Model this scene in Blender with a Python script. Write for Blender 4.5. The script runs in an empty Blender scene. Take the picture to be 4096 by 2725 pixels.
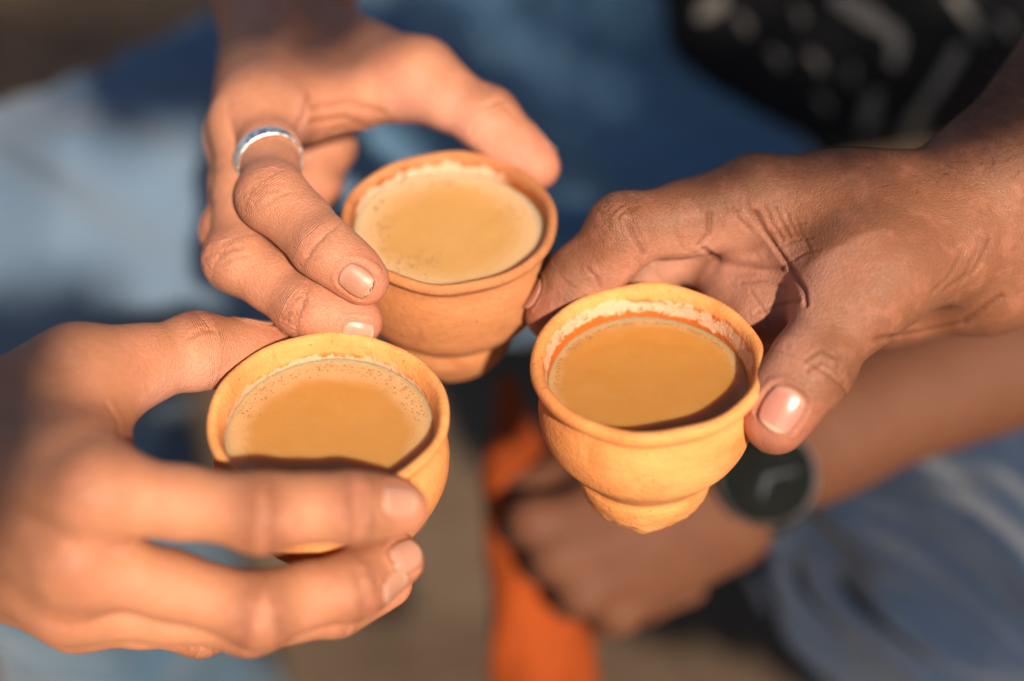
import bpy, bmesh, math, random
import numpy as np
from mathutils import Vector, Matrix
from mathutils.bvhtree import BVHTree

random.seed(7)
RNG = np.random.default_rng(7)
scn = bpy.context.scene
R = math.radians

# ---------------------------------------------------------------- camera
PITCH = R(40.5)
FOCAL = 50.0
CAM = np.array([0.0, -0.33, 0.80])
FWD = np.array([0.0, math.cos(PITCH), -math.sin(PITCH)])
UPV = np.array([0.0, math.sin(PITCH), math.cos(PITCH)])
RGT = np.array([1.0, 0.0, 0.0])
FPX = 4096 * FOCAL / 36.0
cam_data = bpy.data.cameras.new('camera')
cam_data.lens = FOCAL
cam_data.sensor_width = 36
cam_data.clip_start = 0.02
cam_data.clip_end = 200
cam_data.dof.use_dof = True
cam_data.dof.focus_distance = 0.438
cam_data.dof.aperture_fstop = 2.5
cam = bpy.data.objects.new('camera', cam_data)
scn.collection.objects.link(cam)
cam.location = CAM
cam.rotation_euler = (math.pi / 2 - PITCH, 0, 0)
scn.camera = cam

# ---------------------------------------------------------------- light
SUN_EL, SUN_AZ = R(37), R(17)          # azimuth measured from -Y (towards the viewer) to +X
sun_dir = Vector((math.sin(SUN_AZ) * math.cos(SUN_EL), -math.cos(SUN_AZ) * math.cos(SUN_EL), math.sin(SUN_EL)))
world = bpy.data.worlds.new('World')
scn.world = world
world.use_nodes = True
wn = world.node_tree.nodes
wl = world.node_tree.links
wn.clear()
wo = wn.new('ShaderNodeOutputWorld')
bg = wn.new('ShaderNodeBackground')
sky = wn.new('ShaderNodeTexSky')
sky.sky_type = 'NISHITA'
sky.sun_disc = False
sky.sun_elevation = SUN_EL
sky.sun_rotation = math.atan2(sun_dir.x, sun_dir.y)
bg.inputs['Strength'].default_value = 0.050
wl.new(sky.outputs[0], bg.inputs[0])
wl.new(bg.outputs[0], wo.inputs[0])
sl = bpy.data.lights.new('sun', 'SUN')
sl.energy = 5.0
sl.angle = R(1.6)
sl.color = (1.0, 0.86, 0.66)
sun = bpy.data.objects.new('sun', sl)
scn.collection.objects.link(sun)
sun.rotation_euler = sun_dir.to_track_quat('Z', 'Y').to_euler()
scn.view_settings.view_transform = 'Standard'
scn.view_settings.look = 'None'
scn.view_settings.gamma = 1
scn.view_settings.use_curve_mapping = False
scn.view_settings.exposure = 0.78
scn.render.engine = 'CYCLES'
scn.cycles.use_denoising = True
scn.cycles.max_bounces = 8


# ---------------------------------------------------------------- helpers
def P(px, py, d):
    """Point of the place seen at photograph position (px, py), d metres away along the view."""
    return CAM + FWD * d + RGT * ((px - 2048) / FPX * d) + UPV * ((1362.5 - py) / FPX * d)


def unit(v):
    v = np.asarray(v, float)
    return v / max(1e-9, np.linalg.norm(v))


def link(o, parent=None):
    scn.collection.objects.link(o)
    if parent is not None:
        o.parent = parent
        o.matrix_parent_inverse = Matrix.Translation(-Vector(parent.location))
    return o


def tag(o, label=None, cat=None, group=None, kind=None):
    if label: o['label'] = label
    if cat: o['category'] = cat
    if group: o['group'] = group
    if kind: o['kind'] = kind
    return o


def empty(name, loc):
    e = bpy.data.objects.new(name, None)
    e.location = tuple(loc)
    e.empty_display_size = 0.02
    return link(e)


def mesh_obj(name, verts, faces, mat, parent=None, smooth=True):
    me = bpy.data.meshes.new(name)
    me.from_pydata([tuple(map(float, v)) for v in verts], [], [tuple(map(int, f)) for f in faces])
    me.validate()
    if smooth:
        me.polygons.foreach_set('use_smooth', [True] * len(me.polygons))
    if mat: me.materials.append(mat)
    o = bpy.data.objects.new(name, me)
    return link(o, parent)


def set_attr(me, name, arr, kind='FLOAT_VECTOR'):
    a = me.attributes.new(name, kind, 'POINT')
    a.data.foreach_set('vector' if kind == 'FLOAT_VECTOR' else 'value', np.ascontiguousarray(arr, dtype=np.float32).ravel())


class NT:
    """Small node-graph writer."""
    def __init__(self, name):
        self.m = bpy.data.materials.new(name)
        self.m.use_nodes = True
        self.n = self.m.node_tree.nodes
        self.l = self.m.node_tree.links
        self.b = self.n['Principled BSDF']

    def put(self, sock, v):
        if isinstance(v, bpy.types.NodeSocket): self.l.new(v, sock)
        elif isinstance(v, (int, float)): sock.default_value = v
        else:
            v = tuple(v)
            sock.default_value = v if len(v) == len(sock.default_value) else v + (1.0,)

    def math(self, op, a, b=0.0, c=0.0, clamp=False):
        n = self.n.new('ShaderNodeMath'); n.operation = op; n.use_clamp = clamp
        self.put(n.inputs[0], a); self.put(n.inputs[1], b); self.put(n.inputs[2], c)
        return n.outputs[0]

    def vmath(self, op, a, b=(0, 0, 0)):
        n = self.n.new('ShaderNodeVectorMath'); n.operation = op
        self.put(n.inputs[0], a); self.put(n.inputs[1], b)
        return n.outputs[0]

    def mix(self, f, a, b, mode='MIX'):
        n = self.n.new('ShaderNodeMix'); n.data_type = 'RGBA'; n.blend_type = mode; n.clamp_factor = True
        self.put(n.inputs[0], f); self.put(n.inputs[6], a); self.put(n.inputs[7], b)
        return n.outputs[2]

    def ramp(self, f, lo, hi, a=0.0, b=1.0):
        n = self.n.new('ShaderNodeMapRange'); n.interpolation_type = 'SMOOTHSTEP'
        self.put(n.inputs[0], f); self.put(n.inputs[1], lo); self.put(n.inputs[2], hi); self.put(n.inputs[3], a); self.put(n.inputs[4], b)
        return n.outputs[0]

    def pos(self):
        return self.n.new('ShaderNodeNewGeometry').outputs['Position']

    def obj(self):
        return self.n.new('ShaderNodeTexCoord').outputs['Object']

    def attr(self, name):
        n = self.n.new('ShaderNodeAttribute'); n.attribute_name = name
        return n

    def sep(self, v):
        n = self.n.new('ShaderNodeSeparateXYZ'); self.put(n.inputs[0], v)
        return n.outputs

    def comb(self, x, y, z):
        n = self.n.new('ShaderNodeCombineXYZ')
        self.put(n.inputs[0], x); self.put(n.inputs[1], y); self.put(n.inputs[2], z)
        return n.outputs[0]

    def noise(self, v, scale, detail=3.0, rough=0.55, dist=0.0):
        n = self.n.new('ShaderNodeTexNoise')
        self.put(n.inputs['Vector'], v); self.put(n.inputs['Scale'], scale); self.put(n.inputs['Detail'], detail)
        self.put(n.inputs['Roughness'], rough); self.put(n.inputs['Distortion'], dist)
        return n.outputs[0]

    def voro(self, v, scale, feature='DISTANCE_TO_EDGE', rnd=1.0):
        n = self.n.new('ShaderNodeTexVoronoi'); n.feature = feature
        self.put(n.inputs['Vector'], v); self.put(n.inputs['Scale'], scale); self.put(n.inputs['Randomness'], rnd)
        return n.outputs[0]

    def bump(self, h, dist, strength=1.0, normal=None):
        n = self.n.new('ShaderNodeBump')
        self.put(n.inputs['Strength'], strength); self.put(n.inputs['Distance'], dist); self.put(n.inputs['Height'], h)
        if normal is not None: self.put(n.inputs['Normal'], normal)
        return n.outputs[0]

    def set(self, **kw):
        for k, v in kw.items():
            self.put(self.b.inputs[k.replace('_', ' ')], v)
        return self.m


# ---------------------------------------------------------------- signed distance modelling
def cone_d(p, a, b, ra, rb):
    a = np.asarray(a, p.dtype); ab = np.asarray(b, p.dtype) - a
    pa = p - a
    t = np.clip((pa @ ab) / max(1e-12, float(ab @ ab)), 0, 1)
    q = pa - t[:, None] * ab
    return np.sqrt(np.einsum('ij,ij->i', q, q)) - (ra + t * (rb - ra))


def smin(a, b, k):
    h = np.maximum(k - np.abs(a - b), 0) / k
    return np.minimum(a, b) - h * h * k * 0.25


class Field:
    """Palm group and separate limbs: limbs melt into the palm, never into each other."""
    def __init__(self):
        self.core = []      # (a, b, ra, rb, k)
        self.limbs = []     # (k_to_core, [(a, b, ra, rb, k), ...])
        self.after = None

    def all(self):
        for c in self.core: yield c
        for _, l in self.limbs:
            for c in l: yield c

    @staticmethod
    def _grp(p, prims):
        d = None
        for a, b, ra, rb, k in prims:
            e = cone_d(p, a, b, ra, rb)
            d = e if d is None else smin(d, e, k)
        return d

    def __call__(self, p):
        """Evaluate in spatial chunks, each with only the shapes that can matter there."""
        p = np.ascontiguousarray(p, np.float32)
        if len(p) < 300: return self._eval(p, None)
        c = np.floor((p - p.min(0)) / 0.022).astype(np.int64)
        key = (c[:, 0] * 512 + c[:, 1]) * 512 + c[:, 2]
        order = np.argsort(key, kind='stable')
        ks = key[order]
        cuts = np.concatenate([[0], np.flatnonzero(np.diff(ks)) + 1, [len(ks)]])
        out = np.empty(len(p), np.float32)
        A = np.array([q[0] for q in self.all()]); B = np.array([q[1] for q in self.all()])
        ra = np.array([q[2] for q in self.all()]); rb = np.array([q[3] for q in self.all()])
        AB = B - A; L2 = np.maximum(1e-12, (AB * AB).sum(1))
        for s, e in zip(cuts[:-1], cuts[1:]):
            idx = order[s:e]; q = p[idx]
            lo, hi = q.min(0), q.max(0)
            m = (lo + hi) / 2; r = float(np.linalg.norm(hi - lo)) / 2
            t = np.clip(((m - A) * AB).sum(1) / L2, 0, 1)
            d = np.linalg.norm(m - A - t[:, None] * AB, axis=1) - (ra + t * (rb - ra))
            keep = d - r < (d + r).min() + 0.024 + abs(np.abs(rb - ra)).max() * 0.3
            out[idx] = self._eval(q, keep)
        return out

    def _eval(self, p, keep):
        n = len(self.core)
        sel = lambda lst, o: [c for i, c in enumerate(lst) if keep is None or keep[o + i]]
        cs = sel(self.core, 0)
        core = self._grp(p, cs) if cs else None
        out = core
        o = n
        for k, l in self.limbs:
            ls = sel(l, o); o += len(l)
            if not ls: continue
            d = self._grp(p, ls)
            if core is not None: d = smin(core, d, k)
            out = d if out is None else np.minimum(out, d)
        return out

    def mesh(self, vox, pad=0.012, cut=None):
        A = np.array([np.minimum(a, b) - max(ra, rb) for a, b, ra, rb, k in self.all()]).min(0) - pad
        B = np.array([np.maximum(a, b) + max(ra, rb) for a, b, ra, rb, k in self.all()]).max(0) + pad
        if cut is not None:
            A = np.maximum(A, cut[0]); B = np.minimum(B, cut[1])
        S = 8
        nb = np.ceil((B - A) / (vox * S)).astype(int)
        n = nb * S + 1
        h = vox * S
        ci = np.stack(np.meshgrid(*[np.arange(k) for k in nb], indexing='ij'), -1).reshape(-1, 3)
        dc = self(A + (ci + 0.5) * h)
        g = np.repeat(np.repeat(np.repeat(dc.reshape(nb), S, 0), S, 1), S, 2)
        G = np.full(n, 1.0, np.float32)
        G[:-1, :-1, :-1] = g
        G[-1] = G[-2]; G[:, -1] = G[:, -2]; G[:, :, -1] = G[:, :, -2]
        near = ci[np.abs(dc) < h * 1.25]
        loc = np.stack(np.meshgrid(*[np.arange(S + 1)] * 3, indexing='ij'), -1).reshape(-1, 3)
        for s in range(0, len(near), 4000):
            blk = near[s:s + 4000]
            idx = (blk[:, None, :] * S + loc[None]).reshape(-1, 3)
            G[idx[:, 0], idx[:, 1], idx[:, 2]] = self(A + idx * vox)
        return self.nets(G, A, vox)

    def nets(self, G, A, vox):
        ins = G < 0
        s = ins[:-1, :-1, :-1].astype(np.int8)
        cnt = np.zeros_like(s)
        for dx in (0, 1):
            for dy in (0, 1):
                for dz in (0, 1):
                    cnt += ins[dx:dx + s.shape[0], dy:dy + s.shape[1], dz:dz + s.shape[2]]
        act = (cnt > 0) & (cnt < 8)
        cells = np.argwhere(act)
        index = np.full(act.shape, -1, np.int32)
        index[act] = np.arange(len(cells))
        acc = np.zeros((len(cells), 3)); num = np.zeros(len(cells))
        cor = [np.array(c) for c in np.ndindex(2, 2, 2)]
        val = {tuple(c): G[cells[:, 0] + c[0], cells[:, 1] + c[1], cells[:, 2] + c[2]] for c in cor}
        for c in cor:
            for ax in range(3):
                if c[ax] == 0:
                    e = c.copy(); e[ax] = 1
                    v0, v1 = val[tuple(c)], val[tuple(e)]
                    m = (v0 < 0) != (v1 < 0)
                    t = np.where(m, v0 / np.where(m, v0 - v1, 1), 0)
                    pt = np.tile(c.astype(float), (len(cells), 1)); pt[:, ax] += t
                    acc[m] += pt[m]; num[m] += 1
        V = A + (cells + acc / num[:, None]) * vox
        F = []
        for ax in range(3):
            o1, o2 = [(1, 2), (2, 0), (0, 1)][ax]
            sl0 = [slice(1, -1)] * 3; sl1 = [slice(1, -1)] * 3
            sl0[ax] = slice(0, -1); sl1[ax] = slice(1, None)
            a_, b_ = ins[tuple(sl0)], ins[tuple(sl1)]
            for flip, m in ((False, a_ & ~b_), (True, ~a_ & b_)):
                e = np.argwhere(m)
                off = np.ones(3, int); off[ax] = 0
                e = e + off
                q = []
                for d1, d2 in ((-1, -1), (0, -1), (0, 0), (-1, 0)):
                    c = e.copy(); c[:, o1] += d1; c[:, o2] += d2
                    q.append(index[c[:, 0], c[:, 1], c[:, 2]])
                q = np.stack(q, 1)
                if flip: q = q[:, ::-1]
                F.append(q)
        F = np.concatenate(F)
        F = F[(F >= 0).all(1)]
        eps = vox * 0.5
        for _ in range(1):
            N = self.grad(V, eps)
            V = V - N * np.clip(self(V), -vox, vox)[:, None]
        return V, F, self.grad(V, eps)

    def grad(self, V, eps):
        N = np.stack([self(V + np.eye(3)[i] * eps) - self(V - np.eye(3)[i] * eps) for i in range(3)], 1)
        return N / np.maximum(1e-9, np.linalg.norm(N, axis=1))[:, None]


def smooth_pass(V, F, it=2, lam=0.5):
    e = np.concatenate([F[:, [0, 1]], F[:, [1, 2]], F[:, [2, 3]], F[:, [3, 0]]])
    e = np.concatenate([e, e[:, ::-1]])
    deg = np.bincount(e[:, 0], minlength=len(V)).astype(float)
    for _ in range(it):
        s = np.stack([np.bincount(e[:, 0], weights=V[e[:, 1], i], minlength=len(V)) for i in range(3)], 1)
        V = V + lam * (s / np.maximum(deg, 1)[:, None] - V)
    return V


def sdf_object(name, field, vox, mat, parent=None, cut=None):
    V, F, N = field.mesh(vox, cut=cut)
    if field.after is not None:          # cloth folds pressed into the finished surface
        V = V + N * field.after(V)[:, None]
    return mesh_obj(name, V, F, mat, parent)


# value noise for cloth folds, in plain numpy
def vnoise(p, seed=0):
    p = np.asarray(p, float)
    i = np.floor(p).astype(np.int64); f = p - i
    f = f * f * (3 - 2 * f)
    def hsh(a):
        x = (a[:, 0] * 374761393 + a[:, 1] * 668265263 + a[:, 2] * 2147483647 + seed * 1274126177) & 0x7fffffff
        x = (x ^ (x >> 13)) * 1274126177 & 0x7fffffff
        return ((x ^ (x >> 16)) & 0xffff) / 65535.0
    r = 0
    for c in np.ndindex(2, 2, 2):
        c = np.array(c)
        w = np.prod(np.where(c, f, 1 - f), axis=1)
        r = r + w * hsh(i + c)
    return r * 2 - 1


# ---------------------------------------------------------------- materials
def skin_mat(name, dorsal, palm, knuckle, sss=0.12, rough=0.47, cell=1200.0, bumpk=1.0):
    t = NT(name)
    p = t.pos()
    f = t.attr('skin').outputs['Vector']          # x palm side, y joint darkening, z crease
    s = t.sep(f)
    fc = t.sep(t.attr('along').outputs['Vector'])  # x mm along finger, y wrinkle weight, z flush
    mott = t.noise(p, 55, 4, 0.6)
    fine = t.noise(p, 420, 3, 0.6)
    pal = t.math('ADD', s[0], t.math('MULTIPLY', t.math('SUBTRACT', mott, 0.5), 0.25), clamp=True)
    c = t.mix(pal, dorsal, palm)
    c = t.mix(t.math('MULTIPLY', s[1], t.ramp(mott, 0.3, 0.62, 0.55, 1.0)), c, knuckle)
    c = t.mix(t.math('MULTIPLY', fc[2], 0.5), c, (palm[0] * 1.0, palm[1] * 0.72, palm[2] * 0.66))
    c = t.mix(t.ramp(mott, 0.35, 0.7, 0.0, 0.38), c, [v * w for v, w in zip(dorsal, (0.74, 0.58, 0.54))])
    blot = t.noise(p, 130, 3, 0.6)
    c = t.mix(t.ramp(blot, 0.48, 0.72, 0.0, 0.28), c, [v * w for v, w in zip(palm, (1.0, 0.82, 0.80))])
    c = t.mix(t.ramp(fine, 0.35, 0.7, 0.12, 0.0), c, [v * 0.6 for v in dorsal])
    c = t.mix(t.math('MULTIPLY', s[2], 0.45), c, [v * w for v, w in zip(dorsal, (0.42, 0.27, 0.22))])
    # skin relief: crossing fine lines, joint wrinkles, pores
    v1 = t.voro(p, cell)
    v2 = t.voro(p, cell * 0.45)
    w = t.math('SINE', t.math('ADD', t.math('MULTIPLY', fc[0], 4.6), t.math('MULTIPLY', t.noise(p, 160, 2), 7.0)))
    wr = t.math('MULTIPLY', t.math('ABSOLUTE', w), fc[1])
    h = t.math('ADD', t.math('MULTIPLY', t.ramp(v1, 0.0, 0.28), 0.5), t.math('MULTIPLY', t.ramp(v2, 0.0, 0.16), 0.5))
    h = t.math('ADD', h, t.math('MULTIPLY', fine, 0.35))
    nb = t.bump(h, 0.00016 * bumpk, 0.7)
    nb = t.bump(wr, 0.00050, 0.65, nb)
    nb = t.bump(mott, 0.0016, 0.25, nb)
    t.set(Base_Color=c, Normal=nb, Roughness=t.ramp(fine, 0.3, 0.7, rough + 0.0, rough + 0.16), Specular_IOR_Level=0.36,
          Subsurface_Weight=sss, Subsurface_Radius=(1.0, 0.32, 0.16), Subsurface_Scale=0.0035)
    return t.m


def nail_mat(name, col, rough=0.28, dirt=0.0):
    t = NT(name)
    s = t.sep(t.attr('nail').outputs['Vector'])    # x 0 root .. 1 tip, y -1..1 across
    c = t.mix(t.ramp(s[0], 0.0, 0.28, 0.45, 0.0), col, (0.50, 0.28, 0.21))
    c = t.mix(t.ramp(s[0], 0.86, 0.94), c, (0.50, 0.33, 0.22))
    if dirt: c = t.mix(t.math('MULTIPLY', t.ramp(s[0], 0.86, 0.95), t.ramp(t.noise(t.pos(), 700, 2), 0.38, 0.55, 0.0, dirt)), c, (0.05, 0.03, 0.02))
    st = t.noise(t.comb(t.math('MULTIPLY', s[0], 0.6), t.math('MULTIPLY', s[1], 9.0), 0.0), 1.6, 2)
    t.set(Base_Color=c, Roughness=rough, Specular_IOR_Level=0.5, Subsurface_Weight=0.1, Subsurface_Radius=(1, 0.4, 0.25),
          Subsurface_Scale=0.002, Normal=t.bump(st, 0.0001, 0.5))
    return t.m


def clay_mat(name, col, wet_z, foam_lo, foam_hi, seed, foam_amt, foam_az=None):
    """Unglazed terracotta; inside, the clay is wet and streaked with dried foam just above the tea."""
    t = NT(name)
    p = t.obj()
    xyz = t.sep(p)
    inner = t.sep(t.attr('side').outputs['Vector'])[0]
    ps = t.vmath('ADD', p, (seed * 0.31, seed * 0.17, seed * 0.07))
    big = t.noise(ps, 38, 4, 0.6, 0.6)
    spk = t.noise(ps, 900, 2, 0.7)
    band = t.noise(t.comb(0.0, t.math('MULTIPLY', t.math('ARCTAN2', xyz[1], xyz[0]), 0.006), xyz[2]), 650, 3, 0.6)
    c = t.mix(t.ramp(big, 0.3, 0.72), [v * w for v, w in zip(col, (0.86, 0.78, 0.7))], [min(1, v * w) for v, w in zip(col, (1.08, 1.13, 1.2))])
    c = t.mix(t.ramp(spk, 0.58, 0.75, 0.0, 0.35), c, [v * w for v, w in zip(col, (0.6, 0.5, 0.42))])
    c = t.mix(t.ramp(band, 0.5, 0.75, 0.0, 0.08), c, [v * 0.72 for v in col])
    stain = t.noise(ps, 85, 4, 0.6, 0.8)
    c = t.mix(t.ramp(stain, 0.60, 0.68, 0.0, 0.40), c, [v * w for v, w in zip(col, (0.66, 0.52, 0.45))])
    pit = t.voro(ps, 260, 'F1')
    c = t.mix(t.ramp(pit, 0.10, 0.04, 0.0, 0.5), c, [v * 0.45 for v in col])
    ed = t.noise(ps, 120, 4, 0.65)
    wet = t.math('MULTIPLY', inner, t.ramp(t.math('ADD', xyz[2], t.math('MULTIPLY', t.math('SUBTRACT', ed, 0.5), 0.006)), wet_z + 0.0015, wet_z - 0.0005))
    c = t.mix(wet, c, (col[0] * 0.62, col[1] * 0.36, col[2] * 0.16))
    ed2 = t.math('ADD', t.math('MULTIPLY', t.noise(ps, 300, 5, 0.7, 0.4), 0.55), t.math('MULTIPLY', t.noise(ps, 75, 2, 0.5), 0.45))
    z2 = t.math('ADD', xyz[2], t.math('MULTIPLY', t.math('SUBTRACT', ed2, 0.5), 0.0105))
    fm = t.math('MULTIPLY', t.ramp(z2, foam_lo - 0.0006, foam_lo + 0.0006), t.ramp(z2, foam_hi + 0.0005, foam_hi - 0.0005))
    fm = t.math('MULTIPLY', t.math('MULTIPLY', fm, inner), foam_amt)
    if foam_az is not None:
        az = t.math('ARCTAN2', xyz[0], xyz[1])     # 0 at the far side, + to the right
        fm = t.math('MULTIPLY', fm, t.ramp(t.math('ABSOLUTE', t.math('SUBTRACT', az, foam_az[0])), foam_az[1] + 0.35, foam_az[1]))
    fm = t.math('MULTIPLY', fm, t.ramp(t.noise(ps, 420, 3, 0.6), 0.30, 0.46, 0.25, 1.0))
    c = t.mix(t.math('MULTIPLY', fm, 0.82), c, (0.62, 0.385, 0.26))
    rough = t.math('SUBTRACT', 0.86, t.math('MULTIPLY', t.math('MAXIMUM', wet, fm), 0.5))
    nb = t.bump(band, 0.0005, 0.25)
    nb = t.bump(t.ramp(pit, 0.05, 0.13), 0.0005, 0.6, nb)
    nb = t.bump(t.math('ADD', spk, t.math('MULTIPLY', t.noise(ps, 300, 4, 0.65), 1.6)), 0.00045, 0.6, nb)
    t.set(Base_Color=c, Roughness=rough, Normal=nb, Specular_IOR_Level=0.3)
    return t.m


def tea_mat(name, tea, foam, r0, r1, seed, off=(0, 0), cloud=0.22):
    t = NT(name)
    p = t.obj()
    x = t.sep(p)
    ps = t.vmath('ADD', p, (seed * 0.3, seed * 0.2, 0))
    rr = t.math('SQRT', t.math('ADD', t.math('POWER', t.math('SUBTRACT', x[0], off[0]), 2.0), t.math('POWER', t.math('SUBTRACT', x[1], off[1]), 2.0)))
    sw = t.noise(ps, 60, 4, 0.6, 1.2)
    r2 = t.math('ADD', rr, t.math('MULTIPLY', t.math('SUBTRACT', sw, 0.5), 0.007))
    fm = t.ramp(r2, r0, r1)
    curl = t.noise(ps, 130, 5, 0.62, 1.8)
    c = t.mix(t.ramp(curl, 0.35, 0.75, 0.0, cloud), tea, [a * 0.5 + b * 0.5 for a, b in zip(tea, foam)])
    c = t.mix(t.ramp(sw, 0.52, 0.8, 0.0, 0.18), c, [v * w for v, w in zip(tea, (0.86, 0.76, 0.62))])
    c = t.mix(fm, c, foam)
    bub = t.voro(ps, 1500, 'F1')
    c = t.mix(t.math('MULTIPLY', fm, t.ramp(bub, 0.18, 0.05, 0.0, 0.35)), c, [v * 0.6 for v in foam])
    nb = t.bump(bub, 0.0003, t.math('MULTIPLY', fm, 0.5))
    nb = t.bump(sw, 0.0008, 0.25, nb)
    t.set(Base_Color=c, Roughness=t.math('ADD', 0.13, t.math('MULTIPLY', fm, 0.30)), Specular_IOR_Level=0.4, Normal=nb,
          Subsurface_Weight=0.95, Subsurface_Radius=(1.0, 0.7, 0.42), Subsurface_Scale=0.011)
    return t.m


def denim_mat(name, dark, light, scale=1.0, painted_light=None):
    t = NT(name)
    p = t.pos()
    a = t.noise(p, 9 * scale, 4, 0.6, 0.5)
    g = t.noise(p, 900, 2, 0.6)
    x = t.sep(p)
    tw = t.math('SINE', t.math('MULTIPLY', t.math('ADD', x[0], t.math('ADD', x[1], x[2])), 3200))
    c = t.mix(t.ramp(a, 0.3, 0.7), dark, light)
    if painted_light is not None:                  # sunlight on the thigh, painted into the denim colour
        dn = t.n.new('ShaderNodeVectorMath'); dn.operation = 'DISTANCE'; t.put(dn.inputs[0], p); t.put(dn.inputs[1], tuple(painted_light[0]))
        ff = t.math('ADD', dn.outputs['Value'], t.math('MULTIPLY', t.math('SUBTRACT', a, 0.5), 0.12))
        c = t.mix(t.ramp(ff, painted_light[1], painted_light[1] * 0.35), c, painted_light[2])
        dk = t.n.new('ShaderNodeVectorMath'); dk.operation = 'DISTANCE'; t.put(dk.inputs[0], p); t.put(dk.inputs[1], tuple(painted_light[3]))
        c = t.mix(t.ramp(dk.outputs['Value'], 0.34, 0.16), c, [v * 0.22 for v in light])  # shade over the shin, painted as a darker denim tone
    c = t.mix(t.ramp(tw, -0.2, 0.9, 0.0, 0.35), c, [min(1, v * 1.5 + 0.02) for v in light])
    t.set(Base_Color=c, Roughness=0.9, Specular_IOR_Level=0.15, Normal=t.bump(t.math('ADD', tw, g), 0.0005, 0.6),
          Sheen_Weight=0.15)
    return t.m


def cloth_mat(name, col, var=0.3, rough=0.85, scale=14):
    t = NT(name)
    p = t.pos()
    a = t.noise(p, scale, 4, 0.6)
    g = t.noise(p, 700, 2, 0.6)
    c = t.mix(t.ramp(a, 0.3, 0.7), [v * (1 - var) for v in col], [min(1, v * (1 + var)) for v in col])
    t.set(Base_Color=c, Roughness=rough, Specular_IOR_Level=0.2, Normal=t.bump(g, 0.0005, 0.5))
    return t.m


def metal_mat(name, col, rough):
    t = NT(name)
    n = t.noise(t.pos(), 500, 3, 0.6)
    t.set(Base_Color=col, Metallic=1.0, Roughness=t.ramp(n, 0.3, 0.7, rough * 0.7, rough * 1.4), Normal=t.bump(n, 0.0001, 0.3))
    return t.m


def ground_mat():
    t = NT('trodden_earth')
    p = t.pos()
    a = t.noise(p, 3.2, 5, 0.62, 0.4)
    b = t.noise(p, 40, 5, 0.7)
    c = t.mix(t.ramp(a, 0.32, 0.68), (0.075, 0.049, 0.033), (0.125, 0.086, 0.060))
    c = t.mix(t.ramp(b, 0.45, 0.75, 0.0, 0.5), c, (0.16, 0.115, 0.083))
    t.set(Base_Color=c, Roughness=0.95, Normal=t.bump(t.math('ADD', b, a), 0.01, 0.6), Specular_IOR_Level=0.1)
    return t.m


# ---------------------------------------------------------------- the setting: ground
def build_ground():
    n = 90
    xs = np.linspace(-1, 1, n)
    xs = np.sign(xs) * np.abs(xs) ** 2.2 * 30
    X, Y = np.meshgrid(xs, xs + 0.5, indexing='ij')
    pts = np.stack([X.ravel(), Y.ravel(), np.zeros(n * n)], 1)
    z = 0.006 * vnoise(pts * 7, 3) + 0.003 * vnoise(pts * 25, 4)
    pts[:, 2] = z - 0.30
    F = [(i * n + j, (i + 1) * n + j, (i + 1) * n + j + 1, i * n + j + 1) for i in range(n - 1) for j in range(n - 1)]
    o = mesh_obj('ground', pts, F, ground_mat())
    tag(o, 'brown trodden ground far below the cups', kind='structure')


build_ground()


# ---------------------------------------------------------------- clay cups and tea
CUPS = {
    'A': dict(rim=(1793, 862, 0.470), rad=0.0352, tilt=(R(4.0), R(0.8)), level=0.0066,
              prof=[(0, 0), (17.0, 0), (19.2, 0.9), (21.2, 4), (22.8, 9), (22.9, 12.6), (22.6, 14.8), (23.4, 16.6), (26.2, 19.0), (30.2, 23.6), (32.8, 28), (33.8, 33.5),
                    (34.2, 40), (33.5, 46), (32.3, 50), (32.1, 52.3), (33.5, 54.4), (35.3, 56.0), (35.8, 57.6), (35.4, 58.8), (34.4, 59.5), (33.3, 59.2),
                    (32.4, 58.0), (31.4, 54), (30.6, 49), (30.4, 44), (29.6, 38), (27, 30), (22, 20), (14, 12), (0, 9)]),
    'B': dict(rim=(2590, 1422, 0.430), rad=0.0353, tilt=(R(-0.5), R(-2.5)), level=0.0106,
              prof=[(0, 0), (11.5, 0.4), (15.6, 0.2), (17.4, 1.0), (19.6, 4.0), (21.6, 9.0), (22.3, 13.0), (22.1, 15.8), (23.0, 18.0), (25.4, 21.2), (29.2, 26.2), (32.0, 30.5), (33.4, 35.5),
                    (33.9, 40), (33.4, 45.5), (32.3, 49.6), (32.2, 51.8), (33.9, 54.0), (35.7, 55.8), (36.0, 57.5), (35.5, 58.9), (34.4, 59.6), (33.2, 59.3),
                    (32.1, 57.8), (31.2, 54), (30.4, 49), (29.8, 44), (28.8, 38), (26, 30), (21, 20), (14, 12), (0, 9)]),
    'C': dict(rim=(1315, 1640, 0.420), rad=0.0352, tilt=(R(1.0), R(1.5)), level=0.0086,
              prof=[(0, 0), (14.5, 0), (16.8, 0.8), (18.6, 4), (20.2, 8.5), (21.2, 12), (23.6, 14.0), (26.4, 17), (30.0, 22.5), (33.2, 29), (35.2, 35),
                    (35.7, 41), (34.9, 46), (33.2, 49.6), (32.6, 51.8), (33.8, 54.2), (35.4, 56.2), (35.8, 57.8), (35.4, 58.9), (34.5, 59.5), (33.4, 59.2),
                    (32.4, 57.6), (31.5, 54), (30.8, 49), (30.3, 44), (29.4, 38), (26.5, 30), (21.5, 20), (14, 12), (0, 9)]),
}
CUP_H = 0.0595


def rim_frame(key):
    c = CUPS[key]
    rim = P(*c['rim'])
    M = Matrix.Rotation(c['tilt'][1], 4, 'Y') @ Matrix.Rotation(c['tilt'][0], 4, 'X')
    up = np.array(M.to_3x3() @ Vector((0, 0, 1)))
    base = rim - up * CUP_H
    return rim, base, up, M


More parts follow.
